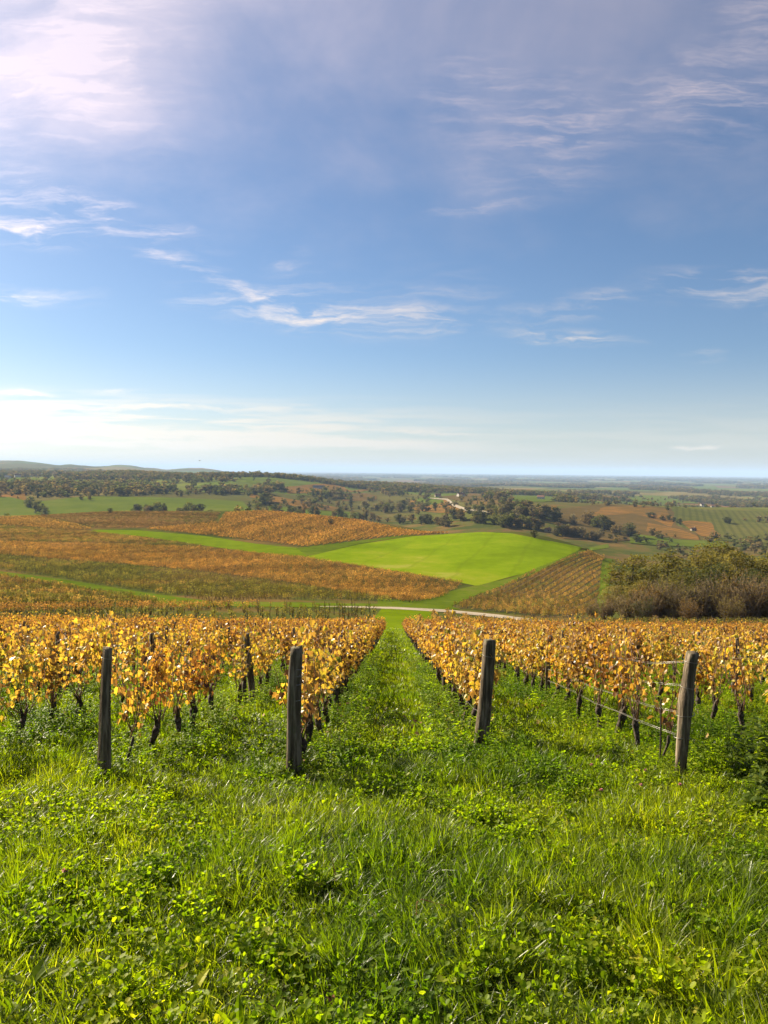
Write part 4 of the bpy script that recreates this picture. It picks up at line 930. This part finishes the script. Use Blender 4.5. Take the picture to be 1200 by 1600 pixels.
# line posts down the rows
lp = [post_mesh(90 + i, 1.32, .050, .040, (g.normal(0, .05), g.normal(0, .04)), 0, 10, 14)[0] for i in range(4)]
LP = []
for r in [q for q in range(-9, 10) if q != 0]:
    y = rstart(r) + 7.2; i = 0
    while y < 48:
        x = rowx(r, y)
        if r == -2 and i == 0: x = (394 - 600) / F * 14.7; y = 14.7
        if abs(x) < .56 * y + .5: LP.append((r, i, x, y))
        y += 7.2; i += 1
for r in range(-9, 10):                                   # end posts of the outer rows
    if r in (0, -2, -1, 1, 2): continue
    y = rstart(r); x = rowx(r, y)
    if abs(x) < .56 * y + .5: LP.append((r, -1, x, y))
for q, (r, i, x, y) in enumerate(LP):
    e = empty('line_post', (x, y, float(ground(x, y))), q * 1.3); e.scale = (1.5, 1.5, 1.06) if (r, i) == (-2, 0) else (1, 1, 1.04); lnk(bpy.data.objects.new('post', lp[q % 4]), e)
    tag(e, f"grey wooden stake, {ordn(i + 1)} {'behind the end post' if i >= 0 else 'post'} in the {ordn(abs(r) - 1)} row {SIDE(r)} of the alley" if i >= 0 else f"grey wooden end stake of the {ordn(abs(r) - 1)} row {SIDE(r)} of the alley", 'post', 'stakes down the near vine rows')
# trellis wires
HW = {'lowest': .34, 'second lowest': .52, 'second highest': .74, 'top': .93}
for r in (-2, -1, 1, 2):
    base, cen = PTOP[r]
    for nm, s in HW.items():
        p0 = base + cen(s); P = [p0]
        yy = [base[1] + d for d in (1.2, 2.4, 3.6, 5.0, 7.2, 10, 14.4, 21.6, 28.8, 40)]
        for y in yy:
            x = rowx(r, y); sag = .015 * math.sin(y * 2.1)
            w = min((y - base[1]) / 3.0, 1); hh = 1.28 * s
            P.append((p0[0] * (1 - w) + x * w if w < 1 else x, y, float(ground(x, y)) + hh + sag))
        mb = MB(); mb.tube(P, .0018 if r == 2 else .0016, 4)
        if r == 2: mb.tube([np.array(p) + (0.004, 0, .012 + .006 * math.sin(k * 2)) for k, p in enumerate(P[:6])], .0018, 4)
        o = mb.obj('trellis_wire', M['wire'], smooth=True)
        tag(o, f'{nm} trellis wire of the {ordn(abs(r) - 1)} vine row {SIDE(r)} of the alley', 'wire', 'trellis wires of the near rows')

# ------------------------------------------------------------------ grass and herbs
M['blade'] = leaf_mat('grass_blade', [(0, (0.036, 0.058, 0.004)), (0.35, (0.078, 0.116, 0.006)), (0.7, (0.132, 0.170, 0.009)), (0.95, (0.17, 0.215, 0.018)), (1, (0.26, 0.27, 0.07))], 0.62, 0.36, 0.35, 'INSTANCER', objrand=.2, tcol=(2.0, 2.0, 0.35))
M['herb'] = leaf_mat('herb_leaf', [(0, (0.060, 0.100, 0.006)), (0.5, (0.130, 0.185, 0.009)), (0.9, (0.20, 0.245, 0.012)), (1, (0.28, 0.28, 0.03))], 0.58, 0.5, 0.14, 'INSTANCER', objrand=.25, tcol=(1.8, 1.95, 0.35))
M['herb_o'] = leaf_mat('weed_leaf', [(0, (0.042, 0.070, 0.010)), (0.5, (0.085, 0.125, 0.014)), (1, (0.16, 0.19, 0.025))], 0.58, 0.45, 0.25, None, tcol=(1.9, 1.9, 0.4))
M['litter'] = leaf_mat('fallen_leaf', [(0, (0.10, 0.055, 0.025)), (0.5, (0.24, 0.13, 0.045)), (1, (0.42, 0.30, 0.10))], 0.2, 0.7, 0.2, 'INSTANCER')
def tuft(seed, n=34, rad=.07, h=(.07, .20), w=(.0042, .0075), droop=.6, comb=None, leanmax=.7):
    """a tuft: each blade a bent, tapering strip; comb = common lie of the blades"""
    g = np.random.default_rng(seed); seg = 4
    th = g.uniform(0, 6.28, n) if comb is None else comb + g.normal(0, .5, n)
    b = rad * np.sqrt(g.random(n)); ba = g.uniform(0, 6.28, n)
    H = g.uniform(*h, n) * (1 - .3 * b / rad); W = g.uniform(*w, n); lean = g.uniform(.03, leanmax, n) ; dr = g.uniform(.1, droop, n) * 1.6
    V = []; s = np.linspace(0, 1, seg + 1)
    for i in range(n):
        ang = lean[i] + dr[i] * s ** 1.5
        dxy = np.concatenate([[0], np.cumsum(np.sin(ang[:-1]))]) / seg * H[i]; dzz = np.concatenate([[0], np.cumsum(np.cos(ang[:-1]))]) / seg * H[i]
        c = np.array([b[i] * math.cos(ba[i]), b[i] * math.sin(ba[i]), -.012]); D = np.array([math.cos(th[i]), math.sin(th[i]), 0]); tw = th[i] + 1.57 + g.normal(0, .5); S = np.array([math.cos(tw), math.sin(tw), 0])
        cl = c + dxy[:, None] * D + dzz[:, None] * np.array([0, 0, 1]); ww = W[i] * np.array([.7, 1, .95, .65, 0])[:, None]
        L = cl - S * ww / 2; Rr = cl + S * ww / 2
        V.append(np.concatenate([np.stack([L[:-1], Rr[:-1]], 1).reshape(-1, 3), cl[-1:]]))
    k = 2 * seg + 1; mb = MB(); q = [(2 * j, 2 * j + 1, 2 * j + 3, 2 * j + 2) for j in range(seg - 1)]; tr = [(2 * seg - 2, 2 * seg - 1, 2 * seg)]
    rn = np.clip(g.beta(2, 2.4, n) + np.where(g.random(n) < .015, .6, 0), 0, 1)
    for i in range(n): mb.add(V[i], q, tr, rn[i])
    return proto('tuft_%d' % seed, mb.mesh('tuft', [M['blade']]))
def disc(n=7, notch=.0):
    a = np.arange(n) * 2 * np.pi / n; r = 1 - notch * (np.cos(a) > .99)
    V = np.column_stack([r * np.sin(a) * .5, .55 - r * np.cos(a) * .55, .05 * np.abs(np.sin(a))]); V = np.concatenate([V, [(0, .55, -.03)]])
    return V, [(n, i, (i + 1) % n) for i in range(n)]
DV, DF = disc()
def clover(seed, n=16, rad=.09):
    g = np.random.default_rng(seed); mb = MB()
    for i in range(n):
        a = g.uniform(0, 6.28); b = rad * math.sqrt(g.random()); h = g.uniform(.03, .15); p0 = np.array([b * math.cos(a), b * math.sin(a), -.01]); p1 = p0 + (g.normal(0, .02), g.normal(0, .02), h)
        mb.tube([p0, (p0 + p1) / 2 + g.normal(0, .006, 3), p1], .0011, 3, r=.4, cap=False)
        th = g.uniform(0, 6.28) + np.arange(3) * 2.09; s = g.uniform(.012, .024); tl = g.uniform(-.2, 1.2)
        add_stamps(mb, DV, DF, np.repeat(p1[None], 3, 0), np.full(3, s), rotm(th, np.full(3, tl) + g.normal(0, .2, 3), g.normal(0, .25, 3)), np.clip(g.beta(2, 2) + g.normal(0, .05, 3), 0, 1))
    return proto('clover_%d' % seed, mb.mesh('clover', [M['herb']]))
def strap_leaf(g, L, W, wavy=.25, seg=6, arch=.9, lift=1.0):
    s = np.linspace(0, 1, seg + 1); ang = lift - arch * s; d = np.concatenate([[0], np.cumsum(np.cos(ang[:-1]))]) * L / seg; z = np.concatenate([[0], np.cumsum(np.sin(ang[:-1]))]) * L / seg
    w = W * np.sin(np.clip(s, .04, 1) ** .75 * np.pi * .96) ** .8 * (1 + wavy * np.sin(s * 26 + g.uniform(0, 6)) * (s > .15)) + .0015
    V = np.concatenate([np.stack([-w / 2, d, z + w * .18], 1), np.stack([0 * w, d, z], 1), np.stack([w / 2, d, z + w * .18], 1)]); k = seg + 1
    return V, [(c * k + j, (c + 1) * k + j, (c + 1) * k + j + 1, c * k + j + 1) for c in (0, 1) for j in range(seg)]
def rosette(seed, n=9, L=(.07, .15), W=(.018, .035), wavy=.3, mat='herb', lift=(.3, 1.2)):
    g = np.random.default_rng(seed); mb = MB()
    for i in range(n):
        V, Fc = strap_leaf(g, g.uniform(*L), g.uniform(*W), wavy, lift=g.uniform(*lift)); a = i * 2.4 + g.normal(0, .3); c, s_ = math.cos(a), math.sin(a)
        mb.add(np.column_stack([V[:, 0] * c - V[:, 1] * s_, V[:, 0] * s_ + V[:, 1] * c, V[:, 2]]), Fc, (), float(np.clip(g.beta(2, 2), 0, 1)))
    return proto('rosette_%d' % seed, mb.mesh('rosette', [M[mat]]))
def tallweed_mesh(seed, h=.4, n=26, leaf=(.05, .10), mat='herb', stems=3):
    g = np.random.default_rng(seed); mb = MB()
    for q in range(stems):
        p0 = np.array([g.normal(0, .03), g.normal(0, .03), -.02]); p1 = p0 + (g.normal(0, .10), g.normal(0, .10), h * g.uniform(.7, 1.05)); s = np.linspace(0, 1, 6)[:, None]
        P = p0 * (1 - s) + p1 * s + np.sin(s * 3.14) * g.normal(0, .02, 3); mb.tube(P, np.linspace(.0045, .002, 6), 4, r=.35)
        for i in range(n // stems):
            f = g.uniform(.1, 1); k = min(int(f * 5), 4); b = P[k] * (1 - (f * 5 - k)) + P[k + 1] * (f * 5 - k)
            V, Fc = strap_leaf(g, g.uniform(*leaf) * (1.25 - .6 * f), g.uniform(.35, .5) * g.uniform(*leaf), .18, 5, lift=g.uniform(.1, .9)); a = g.uniform(0, 6.28); c, s_ = math.cos(a), math.sin(a)
            mb.add(np.column_stack([V[:, 0] * c - V[:, 1] * s_, V[:, 0] * s_ + V[:, 1] * c, V[:, 2]]) + b, Fc, (), float(np.clip(g.beta(2, 2) * .8 + .2 * f, 0, 1)))
    return mb.mesh('weed', [M[mat]])
gg = np.random.default_rng(77)
T_NEAR = [tuft(1, 34, .08), tuft(2, 30, .08, leanmax=1.1), tuft(3, 30, .09, (.06, .16)), tuft(4, 30, .08, (.08, .22), (.003, .005)), tuft(5, 34, .08, (.08, .20), comb=.4, leanmax=1.0), tuft(10, 36, .06, (.14, .32), (.004, .007), .9, comb=1.0, leanmax=.9), tuft(11, 40, .06, (.14, .34), (.004, .0075), 1.1)]
T_MID = [tuft(20 + i, 46, .17, (.08, .20), (.008, .014)) for i in range(4)]
T_FAR = [tuft(30 + i, 40, .38, (.08, .22), (.018, .034)) for i in range(3)]
CLV = [clover(1 + i) for i in range(4)]; ROS = [rosette(1), rosette(2, 7, (.08, .17), (.03, .05), .1), rosette(3, 11, (.05, .11), (.02, .035), .4), rosette(4, 6, (.10, .2), (.03, .045), .15, lift=(.8, 1.4))]
def ordered(objs): return sorted(objs, key=lambda o: o.name)
T_NEAR, T_MID, T_FAR, CLV, ROS = map(ordered, (T_NEAR, T_MID, T_FAR, CLV, ROS))
def rowdist(X, Y):
    """distance to the nearest vine row line, only where rows stand"""
    q = (X - ROWU * Y); c = np.array([-1.0, -2.87, 1.16, 3.15] + [3.15 + 2 * k for k in range(1, 21)] + [-2.87 - 2 * k for k in range(1, 21)])
    d = np.full(X.shape, 9.0)
    for cc in c: d = np.minimum(d, np.abs(q - cc))
    return np.where(Y > 8.3, d, 9.0)
def area(y0, y1, n):
    """points in the view wedge, denser near"""
    Y = np.sqrt(gg.uniform(y0 ** 2, y1 ** 2, n)); X = gg.uniform(-1, 1, n) * (0.55 * Y + 1.4); return X, Y
def tilt(n, a=.25):
    r = gg.normal(0, a, (n, 3)); r[:, 2] = gg.uniform(0, 6.28, n); r[:, 0] -= SLOPE * .5; return r
def cover(name, protos, X, Y, scl, tint, label, idx=None, cat='grass', a=.22):
    n = len(X); P = np.column_stack([X, Y, ground(X, Y)])
    scatter(name, protos, P, tilt(n, a), scl, gg.integers(0, len(protos), n) if idx is None else idx, tint, label, cat)
def gtint(X, Y):
    w = vnoise(X + 70, Y + 20, 1.3) * .6 + vnoise(X, Y + 55, .45) * .4
    w = np.clip((w - .5) * 1.6 + .5, 0, 1); c = np.array([.66, .80, .75])[None] * (1 - w[:, None]) + np.array([1.38, 1.25, .9])[None] * w[:, None]
    return c * gg.uniform(.85, 1.15, (len(X), 1))
# near turf
X, Y = area(1.6, 9.5, 19500); n = len(X)
pt = vnoise(X + 11, Y + 5, .8); cl = vnoise(X + 31, Y + 75, 1.0)
hs = (.40 + .65 * vnoise(X + 3, Y + 8, 1.2) + .45 * vnoise(X + 33, Y + 18, .33)) * np.where(cl > .60, .75, 1.0) * gg.uniform(.7, 1.3, n) * .88
idx = np.where(pt > .62, gg.integers(5, 7, n), gg.integers(0, 5, n))
names = [o.name for o in T_NEAR]; order = [names.index(k) for k in ('tuft_1', 'tuft_2', 'tuft_3', 'tuft_4', 'tuft_5', 'tuft_10', 'tuft_11')]
cover('grass', T_NEAR, X, Y, np.column_stack([np.ones(n), np.ones(n), hs]) * gg.uniform(.85, 1.2, (n, 1)), gtint(X, Y), 'sunlit green grass in the foreground', np.array(order)[idx])
# clover and herb leaves in patches
X, Y = area(1.6, 10, 11500); k = vnoise(X + 31, Y + 75, 1.0) * .5 + vnoise(X + 3, Y + 7, .35) * .5 + gg.normal(0, .19, len(X)) > .62; X, Y = X[k], Y[k]
cover('clover', CLV, X, Y, gg.uniform(.8, 1.5, len(X)), gtint(X, Y), 'clover patches in the foreground grass', cat='clover')
X, Y = area(1.6, 11, 1900); cover('broad_leaf_herbs', ROS, X, Y, gg.uniform(.6, 1.1, len(X)), gtint(X, Y) * 1.1, 'scattered dandelion like leaves in the foreground grass', cat='herbs')
# strips and alley farther down
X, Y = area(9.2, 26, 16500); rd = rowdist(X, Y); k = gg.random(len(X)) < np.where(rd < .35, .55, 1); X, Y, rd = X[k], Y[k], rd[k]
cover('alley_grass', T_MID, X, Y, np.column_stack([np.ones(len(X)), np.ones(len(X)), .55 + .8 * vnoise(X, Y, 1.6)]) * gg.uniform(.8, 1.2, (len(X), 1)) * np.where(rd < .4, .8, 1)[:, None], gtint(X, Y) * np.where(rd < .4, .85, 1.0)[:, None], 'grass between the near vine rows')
X, Y = area(26, 86, 15000); cover('slope_grass', T_FAR, X, Y, gg.uniform(.7, 1.3, len(X)), gtint(X, Y) * .95, 'grass farther down the vine slope')
# weeds along the row feet
TW = ordered([proto('weed_%d' % i, tallweed_mesh(80 + i, .34 + .06 * i, 30, (.055, .11))) for i in range(4)])
X, Y = area(7.4, 26, 11000); rd = np.minimum(rowdist(X, Y + 1.0), 9); k = (rd < .62) & (gg.random(len(X)) < .8); X, Y = X[k], Y[k]
cover('row_weeds', TW, X, Y, gg.uniform(.4, 1.02, len(X)), gtint(X, Y) * 1.1, 'leafy weeds along the feet of the vine rows', cat='weeds', a=.15)
# fallen leaves under the vines
lm = MB(); add_stamps(lm, LEAFV, LEAFF, [(0, 0, .01)], [.075], rotm(np.zeros(1), np.zeros(1), np.zeros(1)), .5); lit = [proto('fallen_leaf_1', npmesh('fallen', np.concatenate(lm.V), [np.concatenate(lm.T)], [M['litter']], np.full(12, .25))), proto('fallen_leaf_2', npmesh('fallen', np.concatenate(lm.V), [np.concatenate(lm.T)], [M['litter']], np.full(12, .8)))]
X, Y = area(7.8, 30, 5000); rd = rowdist(X, Y); k = gg.random(len(X)) < np.where(rd < .6, .9, .35); X, Y = X[k], Y[k]; n = len(X)
P = np.column_stack([X, Y, ground(X, Y) + gg.uniform(.02, .11, n)]); scatter('fallen_leaves', lit, P, np.column_stack([gg.normal(0, .5, n), gg.normal(0, .5, n), gg.uniform(0, 6.28, n)]), gg.uniform(.6, 1.1, n), gg.integers(0, 2, n), gg.uniform(.7, 1.2, (n, 1)) * np.ones((1, 3)), 'dry fallen vine leaves lying in the grass under the rows', 'leaves')

# ------------------------------------------------------------------ single plants, flowers, small things
gd = np.random.default_rng(99)
M['petal_pink'] = leaf_mat('pink_petal', [(0, (0.42, 0.13, 0.26)), (1, (0.70, 0.38, 0.52))], 0.4, 0.6, 0.1)
M['petal_yellow'] = leaf_mat('yellow_petal', [(0, (0.75, 0.42, 0.02)), (1, (0.85, 0.60, 0.03))], 0.4, 0.6, 0.1)
M['dead'] = leaf_mat('dead_leaf', [(0, (0.14, 0.05, 0.03)), (1, (0.26, 0.10, 0.06))], 0.2, 0.7, 0.2)
M['red_stem'] = plain_mat('red_stem', [(0, (0.22, 0.07, 0.03)), (1, (0.35, 0.14, 0.06))], 20)
def hit(px, py, up=0.0):
    """ground point under a photo pixel at height 'up' over the ground"""
    d = raydir(px, py); d = d / d[1]; t_ = np.linspace(1.5, 40, 6000); gz = CAMP[2] + d[2] * t_ - ground(d[0] * t_, t_) - up; k = np.nonzero(gz <= 0)[0][0]; return d[0] * t_[k], t_[k]
def flower(px, py, label, h=.16, big=1.0, yellow=False):
    x, y = hit(px, py, h); e = empty('dandelion' if yellow else 'clover_flower', (x, y, float(ground(x, y))), gd.uniform(0, 6))
    st = MB(); b = gd.normal(0, .012, 2); st.tube([(0, 0, -.01), (b[0], b[1], h * .6), (b[0] * 1.5, b[1] * 1.5, h)], [.0016, .0014, .0012], 5); st.obj('stem', M['herb_o'], e)
    hd = MB(); n = 60; v = gd.normal(size=(n, 3)); v /= np.linalg.norm(v, axis=1)[:, None]; v[:, 2] = np.abs(v[:, 2]) * (.5 if yellow else 1) - .2
    th = np.arctan2(v[:, 1], v[:, 0]); c = np.array([b[0] * 1.5, b[1] * 1.5, h])
    add_stamps(hd, QUADV * (1, 1.6, 1), QUADF, c + v * .011 * big, np.full(n, .011 * big), rotm(th - 1.57, np.arcsin(np.clip(v[:, 2], -1, 1)), gd.normal(0, .3, n)), gd.random(n)); hd.obj('flower_head', M['petal_yellow' if yellow else 'petal_pink'], e)
    lf = MB()
    for q in range(3):
        V, Fc = strap_leaf(gd, .07, .02, .1); a = q * 2.1; c_, s_ = math.cos(a), math.sin(a); lf.add(np.column_stack([V[:, 0] * c_ - V[:, 1] * s_, V[:, 0] * s_ + V[:, 1] * c_, V[:, 2]]), Fc, (), .5)
    lf.obj('leaves', M['herb_o'], e)
    tag(e, label, 'flower', None if yellow else 'pink clover flowers')
flower(616, 1168, 'yellow dandelion in the grassy alley', .14, 1.5, True)
for px, py, lab in ((922, 1195, 'pink clover flower standing highest and farthest left of the right hand group'), (937, 1233, 'pale pink clover flower low below the leftmost pink one'), (1003, 1227, 'pink clover flower in the middle between the others at right'),
                    (1011, 1206, 'small pink clover flower behind the middle one'), (1056, 1226, 'pink clover flower nearest the leaning right post'), (808, 1167, 'tiny pink clover flower right of the grey eroded post'), (100, 1364, 'pink clover flower among leaves at lower left')):
    flower(px, py, lab, .17, 1.25)
def weed(px, py, h, seed, label, n=40, leaf=(.06, .12), stems=4, scale=1.0):
    x, y = hit(px, py); e = empty('tall_weed', (x, y, float(ground(x, y)) - .01), gd.uniform(0, 6)); e.scale = (scale,) * 3
    o = lnk(bpy.data.objects.new('leafy_stems', tallweed_mesh(seed, h, n, leaf, 'herb_o', stems)), e); o['kind'] = 'stuff'
    tag(e, label, 'weed', 'tall weeds by the vine rows')
weed(412, 1190, .62, 301, 'tall nettle like weed left of the mossy post', 100, (.06, .11), 5)
weed(432, 1172, .45, 302, 'shorter leafy weed touching the mossy post', 44, (.05, .10), 4)
weed(385, 1185, .34, 303, 'low leafy weed at the left of the nettle like weed', 36)
weed(1165, 1235, .78, 304, 'bushy weed right of the leaning post at the picture edge', 120, (.08, .16), 6)
weed(1195, 1250, .95, 305, 'tallest bushy weed cut by the right picture edge', 150, (.09, .17), 7)
weed(1140, 1215, .68, 306, 'leafy weed close behind the foot of the leaning post', 90, (.07, .14), 5)
weed(1180, 1285, .55, 307, 'low dark weed nearest the viewer at the right edge', 100, (.08, .15), 6)
weed(1110, 1195, .38, 308, 'small weed between leaning post and bushy weeds', 36)
weed(800, 1165, .32, 309, 'leafy weed right of the foot of the eroded post', 40)
weed(715, 1150, .34, 310, 'leafy weed left of the eroded post under the vines', 40)
weed(15, 1190, .40, 311, 'thin weed at the left picture edge below the vines', 40)
weed(60, 1175, .34, 312, 'leafy weed left of the dark post', 40)
weed(520, 1180, .30, 313, 'small weed right of the mossy post', 34)
weed(965, 1200, .34, 314, 'dry leafy weed under the wires of the right row', 36)
# big dock leaves in the grass
for k, (px, py, lab) in enumerate(((60, 1290, 'upright yellow green leaf rosette at left in the grass'), (195, 1440, 'single broad leaf rosette lit by sun at lower left'), (50, 1540, 'toothed leaf rosette in the lower left corner'), (470, 1500, 'leaf rosette in the grass left of the centre bottom'),
                                   (840, 1460, 'pale leaf rosette right of centre in the grass'), (1020, 1300, 'upright leaves in the grass below the right post'), (720, 1470, 'low leaf rosette just right of centre'), (1120, 1580, 'round leaf plant in the lower right corner'))):
    x, y = hit(px, py, .05); o = lnk(bpy.data.objects.new('leaf_rosette', rosette(400 + k, 7, (.10, .17), (.03, .05), .18, 'herb_o', (.5, 1.3)).data)); o.location = (x, y, float(ground(x, y)) + .03); o.rotation_euler = (-.15, 0, k * 1.7)
    tag(o, lab, 'plant', 'broad leaved plants in the grass')
# dead leaf, reddish stalk, bent dry twig
x, y = hit(520, 1575, .05); mb = MB(); add_stamps(mb, LEAFV, LEAFF, [(0, 0, .05)], np.array([[.055, .055, .12]]), rotm(np.array([.6]), np.array([.4]), np.array([.3])), .6); o = mb.obj('dead_leaf', M['dead']); o.location = (x, y, float(ground(x, y)) + .02); tag(o, 'curled dark red dead leaf at the bottom centre left', 'leaf')
x, y = hit(522, 1400); mb = MB(); mb.tube([(0, 0, -.02), (.01, 0, .12), (-.012, .01, .22), (-.02, .01, .27)], [.003, .0026, .002, .001], 5); o = mb.obj('red_stalk', M['red_stem']); o.location = (x, y, float(ground(x, y))); tag(o, 'upright reddish dry stalk in the grass left of centre', 'stalk')
x, y = hit(650, 1440, .05); mb = MB(); mb.tube([(0, 0, .02), (.005, 0, .13), (.03, .01, .14), (.17, .03, .09)], [.0028, .0026, .0024, .0015], 5); o = mb.obj('bent_twig', M['red_stem']); o.location = (x, y, float(ground(x, y)) + .03); tag(o, 'bent dry reddish twig lying in the grass near centre', 'twig')
# ------------------------------------------------------------------ far houses, hut, bird
def flat(name, c, rough=.8):
    m = new_mat(name); t = NT(m); n_ = t.noise(.6, 4); t.out(t.pbsdf(t.mix(t.rng(n_, .3, .7, 0, .4), c, tuple(v * .75 for v in c)), rough, .2)); return m
M['wall'] = flat('plaster', (.52, .48, .40)); M['wall2'] = flat('stone_wall', (.30, .25, .19)); M['tile'] = flat('roof_tile', (.20, .095, .055)); M['slate'] = flat('slate', (.12, .125, .14)); M['dark_glass'] = flat('window_glass', (.03, .035, .045), .2); M['shutter'] = flat('shutter', (.12, .10, .08))
def house(px, py, L, Wd, H, rz, wm, rm, label, dmin=760, dmax=20000):
    p = at(px, py, dmin, dmax); e = empty('house', (p[0], p[1], float(ground(*p))), rz)
    b = MB(); b.box((0, 0, H / 2 - .5), (L, Wd, H + 1)); gz = H + Wd * .42
    b.add([(-L / 2, -Wd / 2, H), (-L / 2, Wd / 2, H), (-L / 2, 0, gz - .15), (L / 2, -Wd / 2, H), (L / 2, Wd / 2, H), (L / 2, 0, gz - .15)], (), [(0, 2, 1), (3, 4, 5)]); b.obj('wall', M[wm], e)
    r = MB(); o_ = .5
    for s in (-1, 1): r.add([(-L / 2 - o_, s * (Wd / 2 + o_), H - .42 * o_), (L / 2 + o_, s * (Wd / 2 + o_), H - .42 * o_), (L / 2 + o_, 0, gz), (-L / 2 - o_, 0, gz), (-L / 2 - o_, s * (Wd / 2 + o_), H - .42 * o_ - .25), (L / 2 + o_, s * (Wd / 2 + o_), H - .42 * o_ - .25), (L / 2 + o_, 0, gz - .25), (-L / 2 - o_, 0, gz - .25)], [(0, 1, 2, 3), (7, 6, 5, 4), (0, 4, 5, 1), (1, 5, 6, 2), (3, 7, 4, 0)])
    ro = r.obj('roof', M[rm], e); c = MB(); c.box((L * .3, 0, gz + .2), (.8, .8, 1.6)); c.obj('chimney', M[wm], ro)
    k = max(2, int(L / 4))
    for i in range(k):
        for fl in range(max(1, int(H / 2.9))):
            x_ = -L / 2 + (i + .5) * L / k; w = MB()
            if i == k // 2 and fl == 0: w.box((x_, -Wd / 2 - .03, 1.05), (1.1, .1, 2.1)); w.obj('door', M['shutter'], e)
            else: w.box((x_, -Wd / 2 - .03, 1.6 + fl * 2.8), (1.0, .1, 1.3)); w.obj('window', M['dark_glass'], e)
    tag(e, label, 'house', 'far houses')
house(720, 776, 16, 9, 5, .5, 'wall', 'tile', 'white house below the far end of the pale road')
house(845, 780, 14, 8, 5, -.4, 'wall', 'tile', 'small house on the plain left of the right hill', 1200)
house(684, 777, 12, 8, 5, .1, 'wall2', 'tile', 'small stone house where the pale road begins')
house(1098, 792, 15, 9, 5, .4, 'wall', 'tile', 'white house on the plain behind the right hill', 1350)
house(1115, 793, 12, 8, 4, -.2, 'wall2', 'tile', 'stone house right of the white one behind the right hill', 1350)
house(498, 763.5, 26, 8, 4, .1, 'wall', 'slate', 'long low farm building on the ochre slope')
house(856, 831, 6, 4, 2.6, .6, 'wall2', 'tile', 'small hut at the left foot of the right hill', 700)
house(1083, 830, 6, 4, 2.6, .2, 'wall2', 'tile', 'small hut among the orange vines on the right hill', 700)
VL = ['leftmost', 'second', 'third', 'fourth', 'fifth', 'sixth', 'rightmost']
for k, (px, py) in enumerate(((12, 748), (28, 746), (46, 745), (66, 744.5), (88, 743), (105, 742.5), (134, 742))):
    house(px, py, 14 + 3 * (k % 3), 9, 5 + (k % 2) * 2, .6 * k, 'wall', 'tile' if k % 3 else 'slate', f"{VL[k]} house of the village row on the far left hill", 1400)
b = MB(); b.tube([(-.5, 0, 0), (-.2, 0, .06), (.25, 0, .03), (.5, 0, 0)], [.02, .12, .10, .02], 6)
bird = empty('bird', (0, 0, 0)); b.obj('body', M['shutter'], bird)
for s in (-1, 1):
    w = MB(); w.add([(-.15, 0, .05), (.18, 0, .05), (.05, s * .7, .30), (-.1, s * .7, .30), (-.12, s * 1.3, .12), (-.15, 0, .08), (.18, 0, .08), (.05, s * .7, .33), (-.1, s * .7, .33), (-.12, s * 1.3, .14)], [(0, 1, 2, 3), (8, 7, 6, 5), (1, 6, 7, 2), (0, 3, 8, 5)], [(3, 2, 4), (9, 7, 8), (2, 7, 9), (2, 9, 4), (3, 4, 9), (3, 9, 8)]); w.obj('wing', M['shutter'], bird)
d = raydir(312, 720); bird.location = CAMP + d / d[1] * 420; bird.rotation_euler = (0, .1, .6); tag(bird, 'dark bird flying above the left skyline', 'bird')
x, y = hit(1030, 1210); mb = MB(); mb.tube([(0, 0, -.05), (.004, 0, .4), (-.006, 0, .86)], [.011, .010, .009], 7); o = mb.obj('thin_stake', M['bark']); o.location = (x, y, float(ground(x, y))); tag(o, 'thin dark stake left of the leaning right post', 'stake')

# ------------------------------------------------------------------ the air
m = new_mat('haze'); t = NT(m); v = t.n('ShaderNodeVolumePrincipled')
v.inputs['Color'].default_value = (0.50, 0.70, 1.0, 1); v.inputs['Density'].default_value = 5.4e-5; v.inputs['Anisotropy'].default_value = 0.0
oo = t.n('ShaderNodeOutputMaterial'); t.t.links.new(v.outputs[0], oo.inputs['Volume'])
mb = MB(); mb.box((0, 29850, -5), (150000, 60500, 390)); o = mb.obj('haze', m); tag(o, 'thin blue autumn haze over the far plain', 'haze', None, 'stuff')
